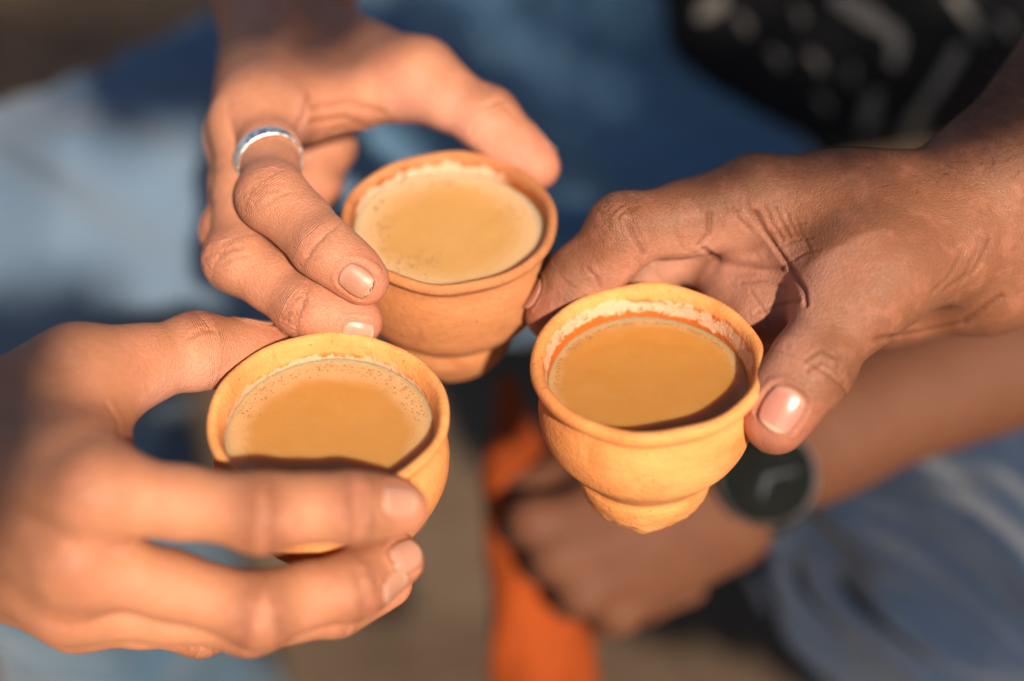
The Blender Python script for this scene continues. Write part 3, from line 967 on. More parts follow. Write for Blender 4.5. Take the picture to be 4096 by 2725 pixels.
HAND_B = dict(
    name='B', palm_from=(3250, 900, 0.49), palm_to=(2950, 1300, 0.46), palm_area=(2600, 3235, 940, 1600),
    fingers={
        'index': dict(j=[(3010, 795, 0.462, 12.8), (2500, 925, 0.456, 10.6), (2322, 1110, 0.464, 9.2), (2196, 1262, 0.4665, 7.6)], blend=9, palm=(2600, 1400, 0.47), dark=0.35, pad0=True),
        'middle': dict(j=[(3040, 900, 0.485, 12.0), (2590, 1045, 0.482, 9.8), (2440, 1240, 0.484, 8.8), (2380, 1420, 0.486, 7.4)], blend=8, palm=(2750, 1400, 0.48), pad0=True),
        'ring': dict(j=[(3080, 1020, 0.500, 11.5), (2680, 1180, 0.502, 9.4), (2560, 1390, 0.500, 8.4), (2540, 1540, 0.498, 7.2)], blend=8, palm=(2850, 1400, 0.49)),
        'little': dict(j=[(3130, 1130, 0.512, 10.2), (2820, 1290, 0.516, 8.4), (2720, 1440, 0.512, 7.6), (2710, 1570, 0.508, 6.6)], blend=8, palm=(2950, 1450, 0.50)),
        'thumb': dict(j=[(3490, 1130, 0.438, 12.6), (3240, 1460, 0.4265, 11.2), (3102, 1700, 0.4235, 8.8)], blend=18, k=5.0, palm=(2700, 1400, 0.43), dark=0.35),
    },
    core=[
        ((3800, 775, 0.462, 15.0), (3040, 798, 0.463, 13.0), 10.0),
        ((3820, 850, 0.468, 15.0), (3070, 890, 0.484, 12.5), 10.0),
        ((3840, 950, 0.474, 15.0), (3100, 1010, 0.499, 12.0), 10.0),
        ((3850, 1050, 0.480, 15.0), (3150, 1110, 0.511, 11.0), 10.0),
        ((3850, 980, 0.460, 16.5), (3500, 1110, 0.4395, 13.4), 16.0),
        ((3110, 880, 0.461, 6.5), (3210, 1000, 0.456, 6.5), 10.0),
        ((3210, 1000, 0.456, 6.5), (3300, 1150, 0.448, 7.5), 10.0),
        ((3260, 880, 0.458, 10.0), (3400, 1060, 0.446, 10.0), 14.0),
        ((3420, 800, 0.458, 11.0), (3540, 980, 0.448, 11.0), 14.0),
        ((3720, 980, 0.458, 15.0), (3420, 1080, 0.442, 11.5), 12.0),
        ((3450, 940, 0.455, 11.5), (3300, 820, 0.461, 11.5), 12.0),
        ((3380, 1000, 0.458, 7.0), (3200, 860, 0.466, 7.5), 7.0),
        ((3860, 1120, 0.484, 16.0), (3540, 1220, 0.488, 13.0), 12.0),
        ((3600, 1160, 0.488, 14.0), (3300, 1230, 0.500, 14.0), 14.0),
        ((3270, 1030, 0.480, 13.0), (3070, 1170, 0.476, 12.5), 12.0),
        ((3280, 1200, 0.484, 14.0), (3060, 1350, 0.482, 13.0), 12.0),
        ((3180, 930, 0.484, 12.0), (3020, 1040, 0.484, 11.0), 12.0),
        ((3210, 1170, 0.4650, 13.0), (3080, 1260, 0.4630, 14.0), 12.0),
        ((3060, 1110, 0.4740, 12.0), (2940, 1160, 0.4750, 11.0), 10.0),
        ((3120, 1330, 0.4740, 13.0), (3060, 1390, 0.4780, 12.0), 10.0),
        ((3970, 690, 0.468, 18.0), (3965, 1070, 0.476, 18.5), 12.0),
        ((3970, 690, 0.468, 18.0), (4560, -20, 0.500, 24.0), 12.0),
        ((3970, 880, 0.472, 19.0), (4640, 220, 0.500, 26.0), 12.0),
        ((3965, 1070, 0.477, 18.5), (4760, 440, 0.500, 24.0), 12.0),
    ],
    creases=[
        ([(2508, 880), (2547, 966), (2580, 1016)], 0.7, 1.0), ([(2530, 870), (2570, 950), (2590, 1000)], 0.55, 0.5),
        ([(2440, 860), (2470, 830), (2500, 815)], 0.55, 0.4), ([(2470, 870), (2500, 840), (2535, 825)], 0.55, 0.4), ([(2500, 870), (2530, 840), (2560, 820)], 0.5, 0.35),
        ([(2350, 1075), (2385, 1110), (2400, 1150)], 0.6, 0.6),
        ([(2840, 851), (2836, 937), (2797, 980)], 0.8, 1.1), ([(2890, 800), (2905, 860), (2890, 920)], 0.55, 0.4), ([(2700, 930), (2720, 980), (2745, 1005)], 0.5, 0.3),
        ([(2930, 830), (2960, 880), (3000, 920)], 0.55, 0.55), ([(2985, 800), (3000, 850), (3035, 905)], 0.55, 0.5), ([(2950, 790), (2955, 830), (2940, 870)], 0.5, 0.35),
        ([(2811, 994), (2883, 1044), (3061, 1066), (3133, 1073)], 0.8, 0.9),
        ([(3020, 850), (3060, 930), (3110, 1000), (3168, 1080), (3219, 1166), (3225, 1220)], 0.8, 1.0),
        ([(3060, 830), (3090, 900), (3130, 960)], 0.5, 0.4), ([(3100, 830), (3130, 900), (3160, 950)], 0.5, 0.4), ([(3140, 840), (3160, 890), (3200, 960)], 0.5, 0.35),
        ([(3080, 930), (3150, 900), (3220, 890)], 0.5, 0.35), ([(3120, 990), (3180, 960), (3250, 950)], 0.5, 0.35), ([(3160, 1050), (3220, 1010), (3280, 1000)], 0.5, 0.35),
        ([(3180, 870), (3200, 930), (3240, 1000)], 0.5, 0.3),
        ([(3026, 1250), (3100, 1225), (3200, 1200)], 0.6, 0.5), ([(3000, 1160), (3060, 1250), (3080, 1340)], 0.5, 0.35), ([(2960, 1130), (3060, 1120), (3150, 1150)], 0.55, 0.4),
        ([(3230, 1480), (3290, 1440), (3370, 1500)], 0.7, 0.5), ([(3220, 1440), (3280, 1400), (3370, 1440)], 0.6, 0.4),
        ([(3840, 1130), (3900, 1080), (3960, 960)], 1.0, 0.5), ([(3780, 1160), (3860, 1100), (3910, 1000)], 1.0, 0.5), ([(3730, 1170), (3800, 1100), (3850, 1010)], 0.9, 0.4),
        ([(3500, 1360), (3680, 1330), (3850, 1290), (4000, 1190)], 1.1, 0.8),
    ],
    nails=[dict(at=(3128, 1640), finger='thumb', len=13.5, wid=12.0, mat=NAIL_ROSE, turn=(0.05, 0.0, 0.2)),
           dict(t=0.85, n=(-0.9, 0.15, 0.05), finger='index', len=11, wid=9.0, mat=NAIL_ROSE)],
)

HAND_C = dict(
    name='C', palm_from=(200, 2000, 0.375), palm_to=(500, 2000, 0.46),
    fingers={
        'index': dict(j=[(395, 1975, 0.38, 11.44), (1050, 2050, 0.38, 9.486), (1400, 2030, 0.3855, 8.37), (1610, 2035, 0.3935, 6.882)], blend=9, palm=(1000, 1800, 0.44), dark=0.9, knob=0.24, waist=0.92),
        'middle': dict(j=[(320, 2250, 0.388, 11.16), (1040, 2442, 0.39, 9.3), (1400, 2345, 0.401, 8.277), (1600, 2240, 0.412, 6.882)], blend=9, palm=(1000, 2000, 0.46), dark=0.85, knob=0.24, waist=0.92),
        'ring': dict(j=[(300, 2410, 0.402, 10.6), (1000, 2478, 0.405, 8.742), (1340, 2420, 0.418, 7.812), (1560, 2330, 0.426, 6.696)], blend=9, palm=(1000, 2100, 0.48), dark=0.5),
        'little': dict(j=[(320, 2460, 0.42, 9.486), (800, 2500, 0.43, 7.812), (1060, 2440, 0.44, 7.068), (1230, 2380, 0.446, 6.138)], blend=9, palm=(900, 2100, 0.49)),
        'thumb': dict(j=[(330, 1492, 0.422, 13.09), (790, 1412, 0.444, 10.48), (1075, 1402, 0.46, 8.536)], blend=16, k=5.0, palm=(800, 1900, 0.44)),
    },
    core=[
        ((-260, 1800, 0.402, 15.0), (370, 1960, 0.382, 12.6), 10.0),
        ((-270, 1930, 0.402, 15.0), (300, 2230, 0.389, 12.2), 10.0),
        ((-270, 2060, 0.408, 15.0), (280, 2390, 0.402, 11.8), 10.0),
        ((-260, 2180, 0.418, 15.0), (300, 2430, 0.418, 10.8), 10.0),
        ((-250, 1760, 0.412, 16.0), (290, 1535, 0.417, 12.6), 15.0),
        ((50, 1680, 0.412, 12.0), (280, 1850, 0.392, 11.0), 12.0),
        ((330, 1640, 0.412, 9.5), (360, 1880, 0.392, 9.5), 10.0),
        ((440, 1640, 0.420, 5.0), (440, 1820, 0.404, 6.0), 7.0),
        ((-80, 1850, 0.428, 14.0), (250, 2000, 0.410, 11.0), 12.0),
        ((-480, 1720, 0.412, 19.0), (-480, 2000, 0.414, 19.0), 14.0),
        ((-480, 1720, 0.412, 19.0), (-1300, 1500, 0.420, 25.0), 12.0),
        ((-480, 2000, 0.414, 19.0), (-1300, 2150, 0.420, 25.0), 12.0),
        ((-100, 1890, 0.3845, 2.6), (330, 2000, 0.3705, 2.6), 7.0),
        ((-100, 2000, 0.3845, 2.6), (270, 2220, 0.3785, 2.6), 7.0),
        ((-100, 2130, 0.391, 2.4), (240, 2370, 0.391, 2.4), 7.0),
        ((372, 1955, 0.3725, 9.0), (380, 1958, 0.3725, 9.0), 6.0),
        ((300, 2235, 0.3805, 8.6), (308, 2238, 0.3805, 8.6), 6.0),
        ((280, 2395, 0.3940, 8.0), (286, 2397, 0.3940, 8.0), 6.0),
    ],
    dark_spots=[(330, 1945, 0.365, 9, 0.95), (265, 2250, 0.373, 9, 0.85), (250, 2390, 0.387, 8, 0.7)],
    creases=[
        ([(1000, 2010), (1010, 2060), (1000, 2120)], 0.8, 0.45), ([(1040, 2000), (1055, 2060), (1045, 2130)], 0.8, 0.45),
        ([(1370, 1990), (1380, 2040), (1375, 2090)], 0.7, 0.35),
        ([(760, 1350), (790, 1325), (850, 1320)], 0.7, 0.45), ([(740, 1370), (770, 1345), (800, 1335)], 0.6, 0.35),
        ([(430, 1620), (470, 1680), (480, 1760)], 0.9, 0.5),
    ],
    nails=[dict(at=(1600, 2005), finger='index', len=11.5, wid=9.6, mat=NAIL_PINK, turn=(0, 0, 0.3)),
           dict(at=(1630, 2225), finger='middle', len=11.0, wid=9.4, mat=NAIL_PINK, turn=(0.2, 0, 0.2)),
           dict(at=(1580, 2350), finger='ring', len=10.5, wid=9.0, mat=NAIL_PINK, turn=(0.3, -0.2, 0.1)),
           dict(t=0.82, n=(0.0, 1.0, -0.22), finger='thumb', len=13, wid=11.0, mat=NAIL_PINK)],
)

personA = empty('person', (0, 0.55, -0.30))
tag(personA, 'person behind in blue jeans and black shirt, right hand with a silver ring', 'person')
handA, bvhA, VA, NA = build_hand(HAND_A, SKIN_A, personA)
personB = empty('person', (0.55, 0.2, -0.30))
tag(personB, 'person at right in dark jeans, both brown arms reaching in', 'person')
handB, bvhB, VB, NB = build_hand(HAND_B, SKIN_B, personB, vox=0.0007)
personC = empty('person', (-0.45, -0.1, -0.30))
tag(personC, 'person at lower left whose fingers wrap round the nearest cup', 'person')
handC, bvhC, VC, NC = build_hand(HAND_C, SKIN_C, personC)


# ---------------------------------------------------------------- ring on the index finger of the rear hand
def build_ring():
    J = [P(*j[:3]) for j in HAND_A['fingers']['index']['j']]
    a = unit(J[1] - J[0])
    c = J[0] + (J[1] - J[0]) * RING_T
    a = unit(a + RGT * 0.22)                       # sits a little askew on the finger
    u = unit(np.cross(a, RGT)); v = np.cross(a, u)
    prof = [(-2.6, 0.0), (-2.5, 0.55), (-1.6, 0.85), (0, 0.95), (1.6, 0.85), (2.5, 0.55), (2.6, 0.0), (2.3, -0.45), (0, -0.6), (-2.3, -0.45)]
    n = 96
    V, F = [], []
    m = len(prof)
    for i in range(n):
        t = i / n * 2 * math.pi
        d = u * math.cos(t) + v * math.sin(t)
        for z, r in prof:
            V.append(c + a * z * MM + d * (RING_R + r) * MM)
    for i in range(n):
        for j in range(m):
            F.append((i * m + j, i * m + (j + 1) % m, ((i + 1) % n) * m + (j + 1) % m, ((i + 1) % n) * m + j))
    o = mesh_obj('finger_ring', V, F, metal_mat('polished_silver', (0.95, 0.94, 0.92), 0.42))
    bm = bmesh.new(); bm.from_mesh(o.data); bmesh.ops.recalc_face_normals(bm, faces=bm.faces); bm.to_mesh(o.data); bm.free()
    tag(o, 'plain polished silver ring on the index finger behind the rear cup', 'ring')


RING_T, RING_R = 0.60, 10.6
build_ring()


# ---------------------------------------------------------------- hairs
def hair_mesh(name, roots, mat, parent, seed, lmin, lmax, base_dir, curl=0.5, rad=0.00005):
    g = np.random.default_rng(seed)
    V, F = [], []
    for p, n in roots:
        L = g.uniform(lmin, lmax) * MM
        d = unit(n * g.uniform(0.35, 0.9) + base_dir * g.uniform(0.5, 1.1) + g.normal(size=3) * 0.3)
        bend = unit(g.normal(size=3)) * curl
        pts = [p - n * 0.0003]
        for i in range(6):
            pts.append(pts[-1] + d * L / 6); d = unit(d + bend / 6 * g.uniform(0.8, 2.2))
        b0 = len(V)
        for i, q in enumerate(pts):
            t = unit(pts[min(i + 1, 6)] - pts[max(i - 1, 0)])
            a = unit(np.cross(t, [0.3, 0.5, 0.8])); b = np.cross(t, a)
            r = rad * (1 - 0.75 * i / 6)
            for k in range(3):
                V.append(q + (a * math.cos(k * 2.094) + b * math.sin(k * 2.094)) * r)
        for i in range(6):
            for k in range(3):
                F.append((b0 + i * 3 + k, b0 + i * 3 + (k + 1) % 3, b0 + i * 3 + 3 + (k + 1) % 3, b0 + i * 3 + 3 + k))
    o = mesh_obj(name, V, F, mat, parent)
    tag(o, kind='stuff')
    return o


hm = NT('arm_hair_dark'); hm.set(Base_Color=(0.035, 0.018, 0.010), Roughness=0.45); hm = hm.m


def hair_roots(V, N, px, py, rx, ry, n, seed, facing=0.05):
    rel = V - CAM
    d = rel @ FWD
    x = 2048 + (rel @ RGT) / d * FPX; y = 1362.5 - (rel @ UPV) / d * FPX
    fac = np.einsum('ij,ij->i', N, -rel / np.linalg.norm(rel, axis=1)[:, None])
    idx = np.where((((x - px) / rx) ** 2 + ((y - py) / ry) ** 2 < 1) & (fac > -0.3))[0]
    if len(idx) == 0: return []
    g = np.random.default_rng(seed)
    return [(V[i], N[i]) for i in g.choice(idx, min(n, len(idx)), replace=False)]


hair = hair_roots(VB, NB, 4040, 450, 180, 240, 200, 1) + hair_roots(VB, NB, 3700, 680, 260, 90, 40, 2)
hair_mesh('arm_hair', hair, hm, personB, 5, 5, 13, unit(P(3600, 500, 0.47) - P(4100, 420, 0.47)), 0.9)
hair_mesh('finger_hair', hair_roots(VB, NB, 2640, 790, 110, 70, 16, 3) + hair_roots(VB, NB, 3200, 670, 120, 50, 14, 4), hm, personB, 6, 3, 6, unit(P(2400, 700, 0.45) - P(2700, 800, 0.46)), 0.5, 0.00004)


# ---------------------------------------------------------------- clothes and bodies behind, out of focus
def folds(amp, scale, stretch, seed):
    M = np.array(stretch)
    def f(p):
        q = (p @ M.T) * scale
        w = vnoise(q * 0.6, seed + 1)
        r = vnoise(q + 0.8 * w[:, None], seed)
        return (amp * (1 - np.abs(r)) ** 2 - amp * 0.4 + amp * 0.5 * vnoise(q * 2.3, seed + 2)).astype(np.float32)
    return f


def basis(along, squash):
    """Noise space squeezed along one direction so that the folds run that way."""
    a = unit(along)
    return np.eye(3) - (1 - squash) * np.outer(a, a)


fj = Field()
fj.core = [
    (P(3050, -150, 0.96), P(-250, 1250, 0.75), 0.100, 0.078, 0.04),
    (P(-50, 1350, 0.77), P(780, 3100, 1.02), 0.078, 0.070, 0.05),
    (P(780, 3100, 1.02), P(820, 3900, 1.30), 0.070, 0.060, 0.03),
    (P(2900, 100, 0.95), P(1900, 760, 0.90), 0.085, 0.070, 0.07),
    (P(2000, 900, 0.90), P(2900, 1000, 0.88), 0.060, 0.070, 0.06),
]
fj.after = folds(0.015, 20, basis(P(2700, 700, 0.88) - P(1700, 100, 0.88), 0.22), 11)
DENIM_A = denim_mat('blue_denim_painted_light', (0.055, 0.135, 0.245), (0.105, 0.210, 0.345), painted_light=(P(150, 850, 0.70), 0.22, (0.105, 0.145, 0.215), P(550, 2750, 0.95)))
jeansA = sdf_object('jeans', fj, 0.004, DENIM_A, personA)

fs_ = Field()
torso = P(3200, -300, 0.90)
fs_.core = [
    (torso, torso + np.array([0.03, 0.10, 0.40]), 0.150, 0.150, 0.05),
    (torso + np.array([0.10, 0.02, -0.02]), torso + np.array([0.13, 0.12, 0.40]), 0.120, 0.140, 0.05),
    (torso + np.array([-0.14, 0.10, 0.42]), torso + np.array([0.24, 0.12, 0.42]), 0.060, 0.060, 0.05),
]
fs_.after = folds(0.006, 22, basis(np.array([0.4, 0.1, 1.0]), 0.3), 21)
shirtA = sdf_object('shirt', fs_, 0.005, cloth_mat('black_cotton', (0.010, 0.010, 0.012), 0.3), personA)

# printed pale strokes on the shirt
sv = np.empty(len(shirtA.data.vertices) * 3, np.float32); shirtA.data.vertices.foreach_get('co', sv); sv = sv.reshape(-1, 3)
bvhS = BVHTree.FromPolygons([Vector(v) for v in sv], [tuple(p.vertices) for p in shirtA.data.polygons])
PRINT = cloth_mat('pale_print', (0.24, 0.22, 0.21), 0.3)


def print_stroke(pts, widths):
    V, F = [], []
    n = 24
    for i in range(n + 1):
        s = i / n * (len(pts) - 1); k = min(int(s), len(pts) - 2); u = s - k
        x = pts[k][0] * (1 - u) + pts[k + 1][0] * u; y = pts[k][1] * (1 - u) + pts[k + 1][1] * u
        w = 0.62 * (widths[k] * (1 - u) + widths[k + 1] * u)
        d = unit([pts[k + 1][0] - pts[k][0], pts[k + 1][1] - pts[k][1], 0])
        for j in (-1, -0.5, 0, 0.5, 1):
            q = P(x - d[1] * w * j, y + d[0] * w * j, 1.0) - CAM
            h = bvhS.ray_cast(Vector(CAM), Vector(q).normalized())
            if h[0] is None: return
            V.append(np.array(h[0]) + np.array(h[1]) * 0.0012)
    F = [(i * 5 + j, i * 5 + j + 1, i * 5 + 6 + j, i * 5 + 5 + j) for i in range(n) for j in range(4)]
    mesh_obj('print', V, F, PRINT, shirtA).matrix_parent_inverse = Matrix.Identity(4)


for pts, w in [([(2790, 70), (2830, 40), (2900, -10)], [20, 60, 50]),
               ([(3330, -20), (3470, 60), (3540, 110)], [40, 70, 40]), ([(3550, 100), (3590, 170), (3570, 260)], [50, 45, 30]),
               ([(3500, 360), (3480, 440), (3450, 520)], [35, 50, 30]),
               ([(3840, 180), (3760, 320), (3690, 420)], [40, 35, 30]), ([(3690, 430), (3650, 500), (3640, 560)], [40, 45, 25]),
               ([(3800, -30), (3880, 80), (3930, 150)], [30, 35, 30]), ([(2960, 60), (2990, 100), (3000, 140)], [20, 30, 15]),
               ([(3080, 190), (3120, 230), (3130, 270)], [18, 26, 14]), ([(3230, 210), (3270, 240), (3290, 290)], [16, 24, 14]), ([(3270, 380), (3300, 410), (3310, 440)], [20, 26, 14]),
               ([(3180, 20), (3210, 60), (3200, 90)], [16, 24, 14]), ([(3980, 60), (4020, 90), (4040, 140)], [16, 24, 14]), ([(3400, 250), (3410, 290), (3390, 330)], [12, 20, 12])]:
    print_stroke(pts, w)

# the person at right: dark jeans, left forearm with a wristwatch
fk = Field()
fk.core = [
    (P(3720, 2150, 0.735), P(3880, 2780, 0.85), 0.078, 0.072, 0.05),
    (P(3880, 2780, 0.85), P(5700, 3500, 1.08), 0.072, 0.060, 0.04),
    (P(3800, 2050, 0.745), P(5400, 1850, 0.86), 0.080, 0.100, 0.05),
]
fk.after = folds(0.020, 30, basis(P(3900, 2500, 0.7) - P(3200, 1900, 0.7), 0.12), 31)
jeansB = sdf_object('jeans', fk, 0.004, denim_mat('dark_navy_denim', (0.004, 0.010, 0.027), (0.015, 0.030, 0.068)), personB)

fd = Field()
W0, W1 = P(3010, 1900, 0.640), P(3290, 1720, 0.638)
fd.core = [
    (W0, W1, 0.0245, 0.0255, 0.02), (W1, P(4600, 1180, 0.66), 0.0265, 0.041, 0.02),
    (P(2880, 1960, 0.642), P(2170, 2085, 0.640), 0.0200, 0.0105, 0.010),
    (P(2880, 2015, 0.642), P(2255, 2225, 0.636), 0.0200, 0.0105, 0.010),
    (P(2880, 2070, 0.644), P(2350, 2355, 0.638), 0.0200, 0.0100, 0.010),
    (P(2900, 2110, 0.647), P(2480, 2435, 0.645), 0.0190, 0.0095, 0.010),
    (P(2820, 1920, 0.650), P(2480, 1880, 0.655), 0.018, 0.0130, 0.02),
]
for (kx, ky, kd), s in (((2130, 2085, 0.640), 1.0), ((2225, 2230, 0.637), 1.02), ((2330, 2365, 0.639), 0.98), ((2465, 2445, 0.645), 0.88)):
    a = P(kx, ky, kd)
    b = P(kx - 45, ky + 25, kd + 0.036 * s); c = P(kx + 140, ky - 40, kd + 0.052 * s); e = P(kx + 300, ky - 90, kd + 0.046 * s)
    r = 0.0105 * s
    fd.limbs.append((0.007, [(a, b, r * 1.1, r, 0.004), (b, c, r, r * 0.9, 0.004), (c, e, r * 0.9, r * 0.75, 0.004)]))
a, b, c = P(2480, 1880, 0.655), P(2240, 1900, 0.670), P(2090, 1960, 0.672)
fd.limbs.append((0.012, [(a, b, 0.0125, 0.0105, 0.004), (b, c, 0.0105, 0.0085, 0.004)]))
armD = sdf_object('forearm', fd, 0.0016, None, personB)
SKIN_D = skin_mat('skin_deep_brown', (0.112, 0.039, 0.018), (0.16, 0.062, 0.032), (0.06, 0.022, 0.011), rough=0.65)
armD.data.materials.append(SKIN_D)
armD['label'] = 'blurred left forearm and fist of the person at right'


def frame_from(n, up):
    n = unit(n); x = unit(np.cross(up, n)); y = np.cross(n, x)
    return x, y, n


def disc_stack(name, c, fr, rings, mat, parent, n=48, cap=True):
    """Turned solid: rings of (radius, height) along the frame's third axis."""
    x, y, z = fr
    V, F = [], []
    for r, h in rings:
        for j in range(n):
            t = j / n * 2 * math.pi
            V.append(c + x * r * math.cos(t) + y * r * math.sin(t) + z * h)
    for i in range(len(rings) - 1):
        for j in range(n):
            F.append((i * n + j, i * n + (j + 1) % n, i * n + n + (j + 1) % n, i * n + n + j))
    if cap:
        F.append(tuple(range((len(rings) - 1) * n, len(rings) * n))); F.append(tuple(range(n - 1, -1, -1)))
    o = mesh_obj(name, V, F, mat, parent, smooth=False)
    return o


def build_watch():
    axis = unit(W1 - W0)
    c0 = W0 + (W1 - W0) * 0.10
    n = unit(-FWD * 0.86 + UPV * 0.10 + RGT * 0.10); n = unit(n - axis * (n @ axis))
    top = c0 + n * 0.0255
    root = empty('wristwatch', c0)
    tag(root, 'round wristwatch with dark dial on the blurred forearm', 'watch')
    fr = frame_from(n, np.cross(axis, n))
    steel = metal_mat('brushed_steel', (0.22, 0.22, 0.225), 0.40)
    disc_stack('case', top, fr, [(0.0200, -0.004), (0.0218, -0.002), (0.0218, 0.004), (0.0212, 0.0060), (0.0200, 0.0066), (0.0198, 0.0052)], steel, root, cap=False)
    dm = NT('dark_dial'); dm.set(Base_Color=(0.006, 0.007, 0.004), Specular_IOR_Level=0.08, Roughness=0.5); dm = dm.m
    disc_stack('dial', top, fr, [(0.0199, 0.0040), (0.0199, 0.0052)], dm, root)
    gm = NT('watch_glass'); gm.set(Base_Color=(1, 1, 1), Roughness=0.04, Transmission_Weight=1.0, IOR=1.08); gm = gm.m
    disc_stack('glass', top, fr, [(0.0196, 0.0060), (0.0194, 0.0066), (0.0130, 0.0069)], gm, root)
    for ang, L, w in ((R(40), 0.009, 0.0012), (R(160), 0.014, 0.0009)):
        d = fr[0] * math.cos(ang) + fr[1] * math.sin(ang); s = np.cross(fr[2], d)
        b = top + fr[2] * 0.0055
        mesh_obj('watch_hand', [b - s * w, b + s * w, b + s * w * 0.5 + d * L, b - s * w * 0.5 + d * L], [(0, 1, 2, 3)], steel, root)
    cd = np.cross(fr[2], axis); e = top + axis * 0.0225
    disc_stack('crown', e, frame_from(axis, fr[2]), [(0.003, -0.002), (0.0032, 0.002), (0.0026, 0.003)], steel, root, n=20)
    st = NT('black_strap'); st.set(Base_Color=(0.012, 0.012, 0.013), Roughness=0.55); st = st.m
    V, F = [], []
    m = 64
    for i in range(m):
        t = i / m * 2 * math.pi
        d = n * math.cos(t) + cd * math.sin(t)
        for off, r in ((-0.010, 0.0262), (0.010, 0.0266), (0.010, 0.0292), (-0.010, 0.0288)):
            V.append(c0 + axis * off + d * r)
    for i in range(m):
        for j in range(4):
            F.append((i * 4 + j, i * 4 + (j + 1) % 4, ((i + 1) % m) * 4 + (j + 1) % 4, ((i + 1) % m) * 4 + j))
    mesh_obj('strap', V, F, st, root)


build_watch()

# orange post gripped by that fist
fo = Field()
fo.core = [(P(2030, 1560, 0.700), P(2080, 1900, 0.692), 0.006, 0.017, 0.01), (P(2080, 1900, 0.692), P(2190, 3400, 0.760), 0.018, 0.023, 0.01),
           (P(2250, 2200, 0.705), P(2330, 3400, 0.765), 0.012, 0.016, 0.012)]
fo.after = folds(0.003, 40, basis(np.array([0.05, 0, 1.0]), 0.15), 41)
post = sdf_object('orange_cloth', fo, 0.002, cloth_mat('orange_cloth', (0.22, 0.036, 0.004), 0.2))
tag(post, 'bright orange hanging cloth gripped by the fist with the watch', 'cloth')


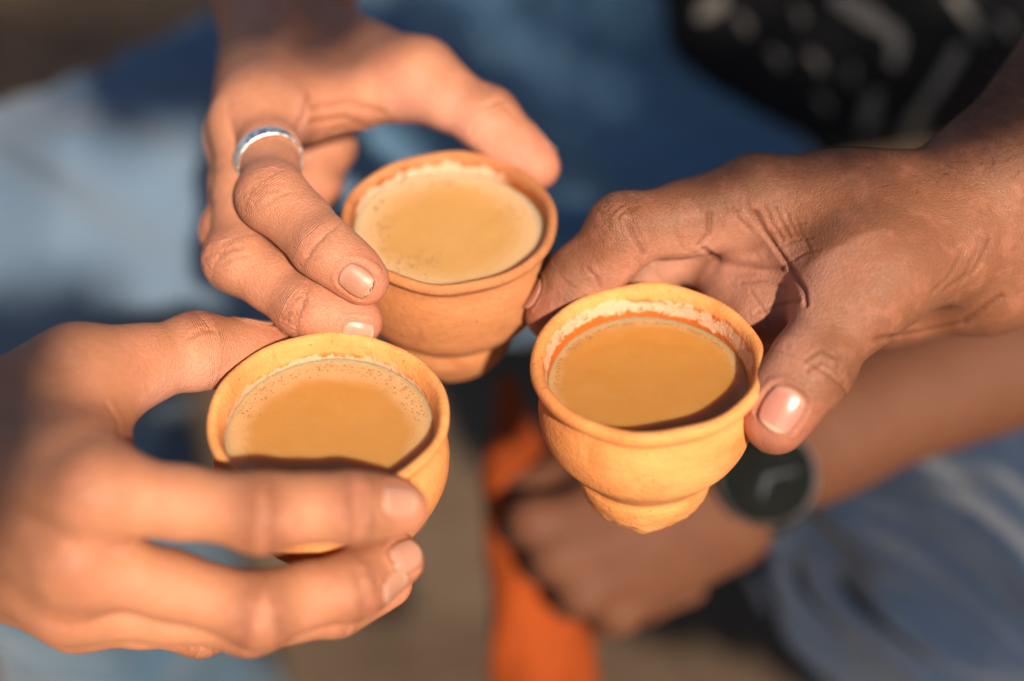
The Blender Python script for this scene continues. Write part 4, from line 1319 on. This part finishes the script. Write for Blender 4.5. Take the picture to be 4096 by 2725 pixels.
# ---------------------------------------------------------------- added foliage, unseen behind the viewer, placed to shade wrists and hands
def build_added_tree():
    S = np.array(sun_dir)
    A = np.array([math.cos(SUN_AZ), math.sin(SUN_AZ), 0.0]); B = np.cross(S, A)
    if B[2] < 0: B = -B
    g = np.random.default_rng(12)
    at = lambda a, b, k: A * a + B * b + S * (k + 0.05)
    V, F = [], []
    n = 0
    ab = lambda *q: (float(P(*q) @ A), float(P(*q) @ B))
    # lower fringe of the added foliage, shaped to leave the cups in sun
    aC, bC = ab(330, 1700, 0.40)
    bA = ab(1000, 310, 0.51)[1]
    bL = ab(60, 2500, 0.40)[1]
    fringe = [(-0.6, bL), (aC - 0.035, bL), (aC - 0.010, bC), (aC + 0.008, bA), (ab(1620, 160, 0.5)[0], bA), (ab(2000, 440, 0.49)[0], bA - 0.010)]
    fringe += [(ab(2420, 850, 0.45)[0] + 0.012, ab(2420, 850, 0.45)[1] + 0.030)] + [ab(*q) for q in ((2700, 780, 0.45), (3000, 740, 0.45), (3400, 800, 0.445), (3750, 760, 0.445), (4050, 640, 0.455))]
    fringe += [(0.7, fringe[-1][1] - 0.01)]
    fa, fb = np.array(sorted(fringe)).T
    print('   fringe', np.round(np.stack([fa, fb], 1), 3).tolist())
    while n < 3900:
        a, b = g.uniform(-0.50, 0.60), g.uniform(0.25, 1.0)
        if n >= 3300: a, b = g.uniform(aC - 0.10, aC + 0.006), g.uniform(bL, bC + 0.04)
        elif n >= 2500: b = float(np.interp(a, fa, fb)) + g.uniform(0.004, 0.05)
        edge = float(np.interp(a, fa, fb)) + 0.005 * math.sin(a * 61) + 0.006
        if b < edge: continue
        if a < aC + 0.008 and (bC + 0.035 < b < bA + 0.12): continue
        if b > edge + 0.07 and g.uniform() < 0.55: continue
        n += 1
        c = at(a, b, g.uniform(1.12, 1.32))
        L = g.uniform(0.030, 0.050); w = L * 0.28
        if b < edge + 0.03: L *= 0.5; w *= 0.62
        nrm = unit(S + g.normal(size=3) * 0.55); x = unit(np.cross(nrm, g.normal(size=3))); y = np.cross(nrm, x)
        i = len(V)
        V += [c - x * L / 2, c - x * L * 0.15 + y * w + nrm * w * 0.3, c + x * L * 0.25 + y * w * 0.7 + nrm * w * 0.2, c + x * L / 2,
              c + x * L * 0.25 - y * w * 0.7 + nrm * w * 0.2, c - x * L * 0.15 - y * w + nrm * w * 0.3]
        F += [(i, i + 1, i + 2, i + 3), (i, i + 3, i + 4, i + 5)]
    base = at(1.15, 0.0, 1.25); base[2] = -0.30
    root = empty('added_shade_tree', base)
    tag(root, 'added foliage out of view, placed to shade the hands', 'added_shade_tree')
    lm = NT('leaf_green'); n_ = lm.noise(lm.pos(), 30, 3); lm.set(Base_Color=lm.mix(n_, (0.035, 0.075, 0.018), (0.08, 0.13, 0.03)), Roughness=0.55); lm = lm.m
    tag(mesh_obj('added_leaves', V, F, lm, root), kind='stuff')
    bk = cloth_mat('bark', (0.10, 0.075, 0.055), 0.4, 0.95, 25)
    ft = Field()
    fork = at(1.0, 0.62, 1.25)
    ft.core = [(base - np.array([0, 0, 0.05]), (base + fork) / 2 + np.array([0.03, 0, 0]), 0.10, 0.075, 0.05), ((base + fork) / 2 + np.array([0.03, 0, 0]), fork, 0.075, 0.05, 0.05)]
    sdf_object('added_trunk', ft, 0.012, bk, root)

    def limb(pts, r0, r1):
        bv, bf = [], []
        m = len(pts)
        for i, q in enumerate(pts):
            t = unit(pts[min(i + 1, m - 1)] - pts[max(i - 1, 0)]); x = unit(np.cross(t, S)); y = np.cross(t, x)
            r = r0 + (r1 - r0) * i / (m - 1)
            for k in range(7): bv.append(q + (x * math.cos(k * 0.8976) + y * math.sin(k * 0.8976)) * r)
        for i in range(m - 1):
            for k in range(7): bf.append((i * 7 + k, i * 7 + (k + 1) % 7, i * 7 + 7 + (k + 1) % 7, i * 7 + 7 + k))
        mesh_obj('added_branch', bv, bf, bk, root)
    xs = np.linspace(1.0, -0.35, 12)
    limb([at(x, 0.62 + 0.16 * math.sin((1 - x) * 2.0) + 0.01 * math.sin(x * 19), 1.25) for x in xs], 0.045, 0.006)
    for x0, x1, b1 in ((0.5, 0.36, 0.45), (0.32, 0.22, 0.46), (0.2, 0.15, 0.47), (-0.1, -0.17, 0.45), (-0.2, -0.27, 0.42), (-0.02, -0.06, 0.62), (0.7, 0.52, 0.45), (0.1, 0.06, 0.60)):
        b0 = 0.62 + 0.16 * math.sin((1 - x0) * 2.0)
        limb([at(x0 + (x1 - x0) * u, b0 + (b1 - b0) * u, 1.25 + 0.02 * math.sin(u * 5)) for u in np.linspace(0, 1, 6)], 0.010, 0.0025)


build_added_tree()
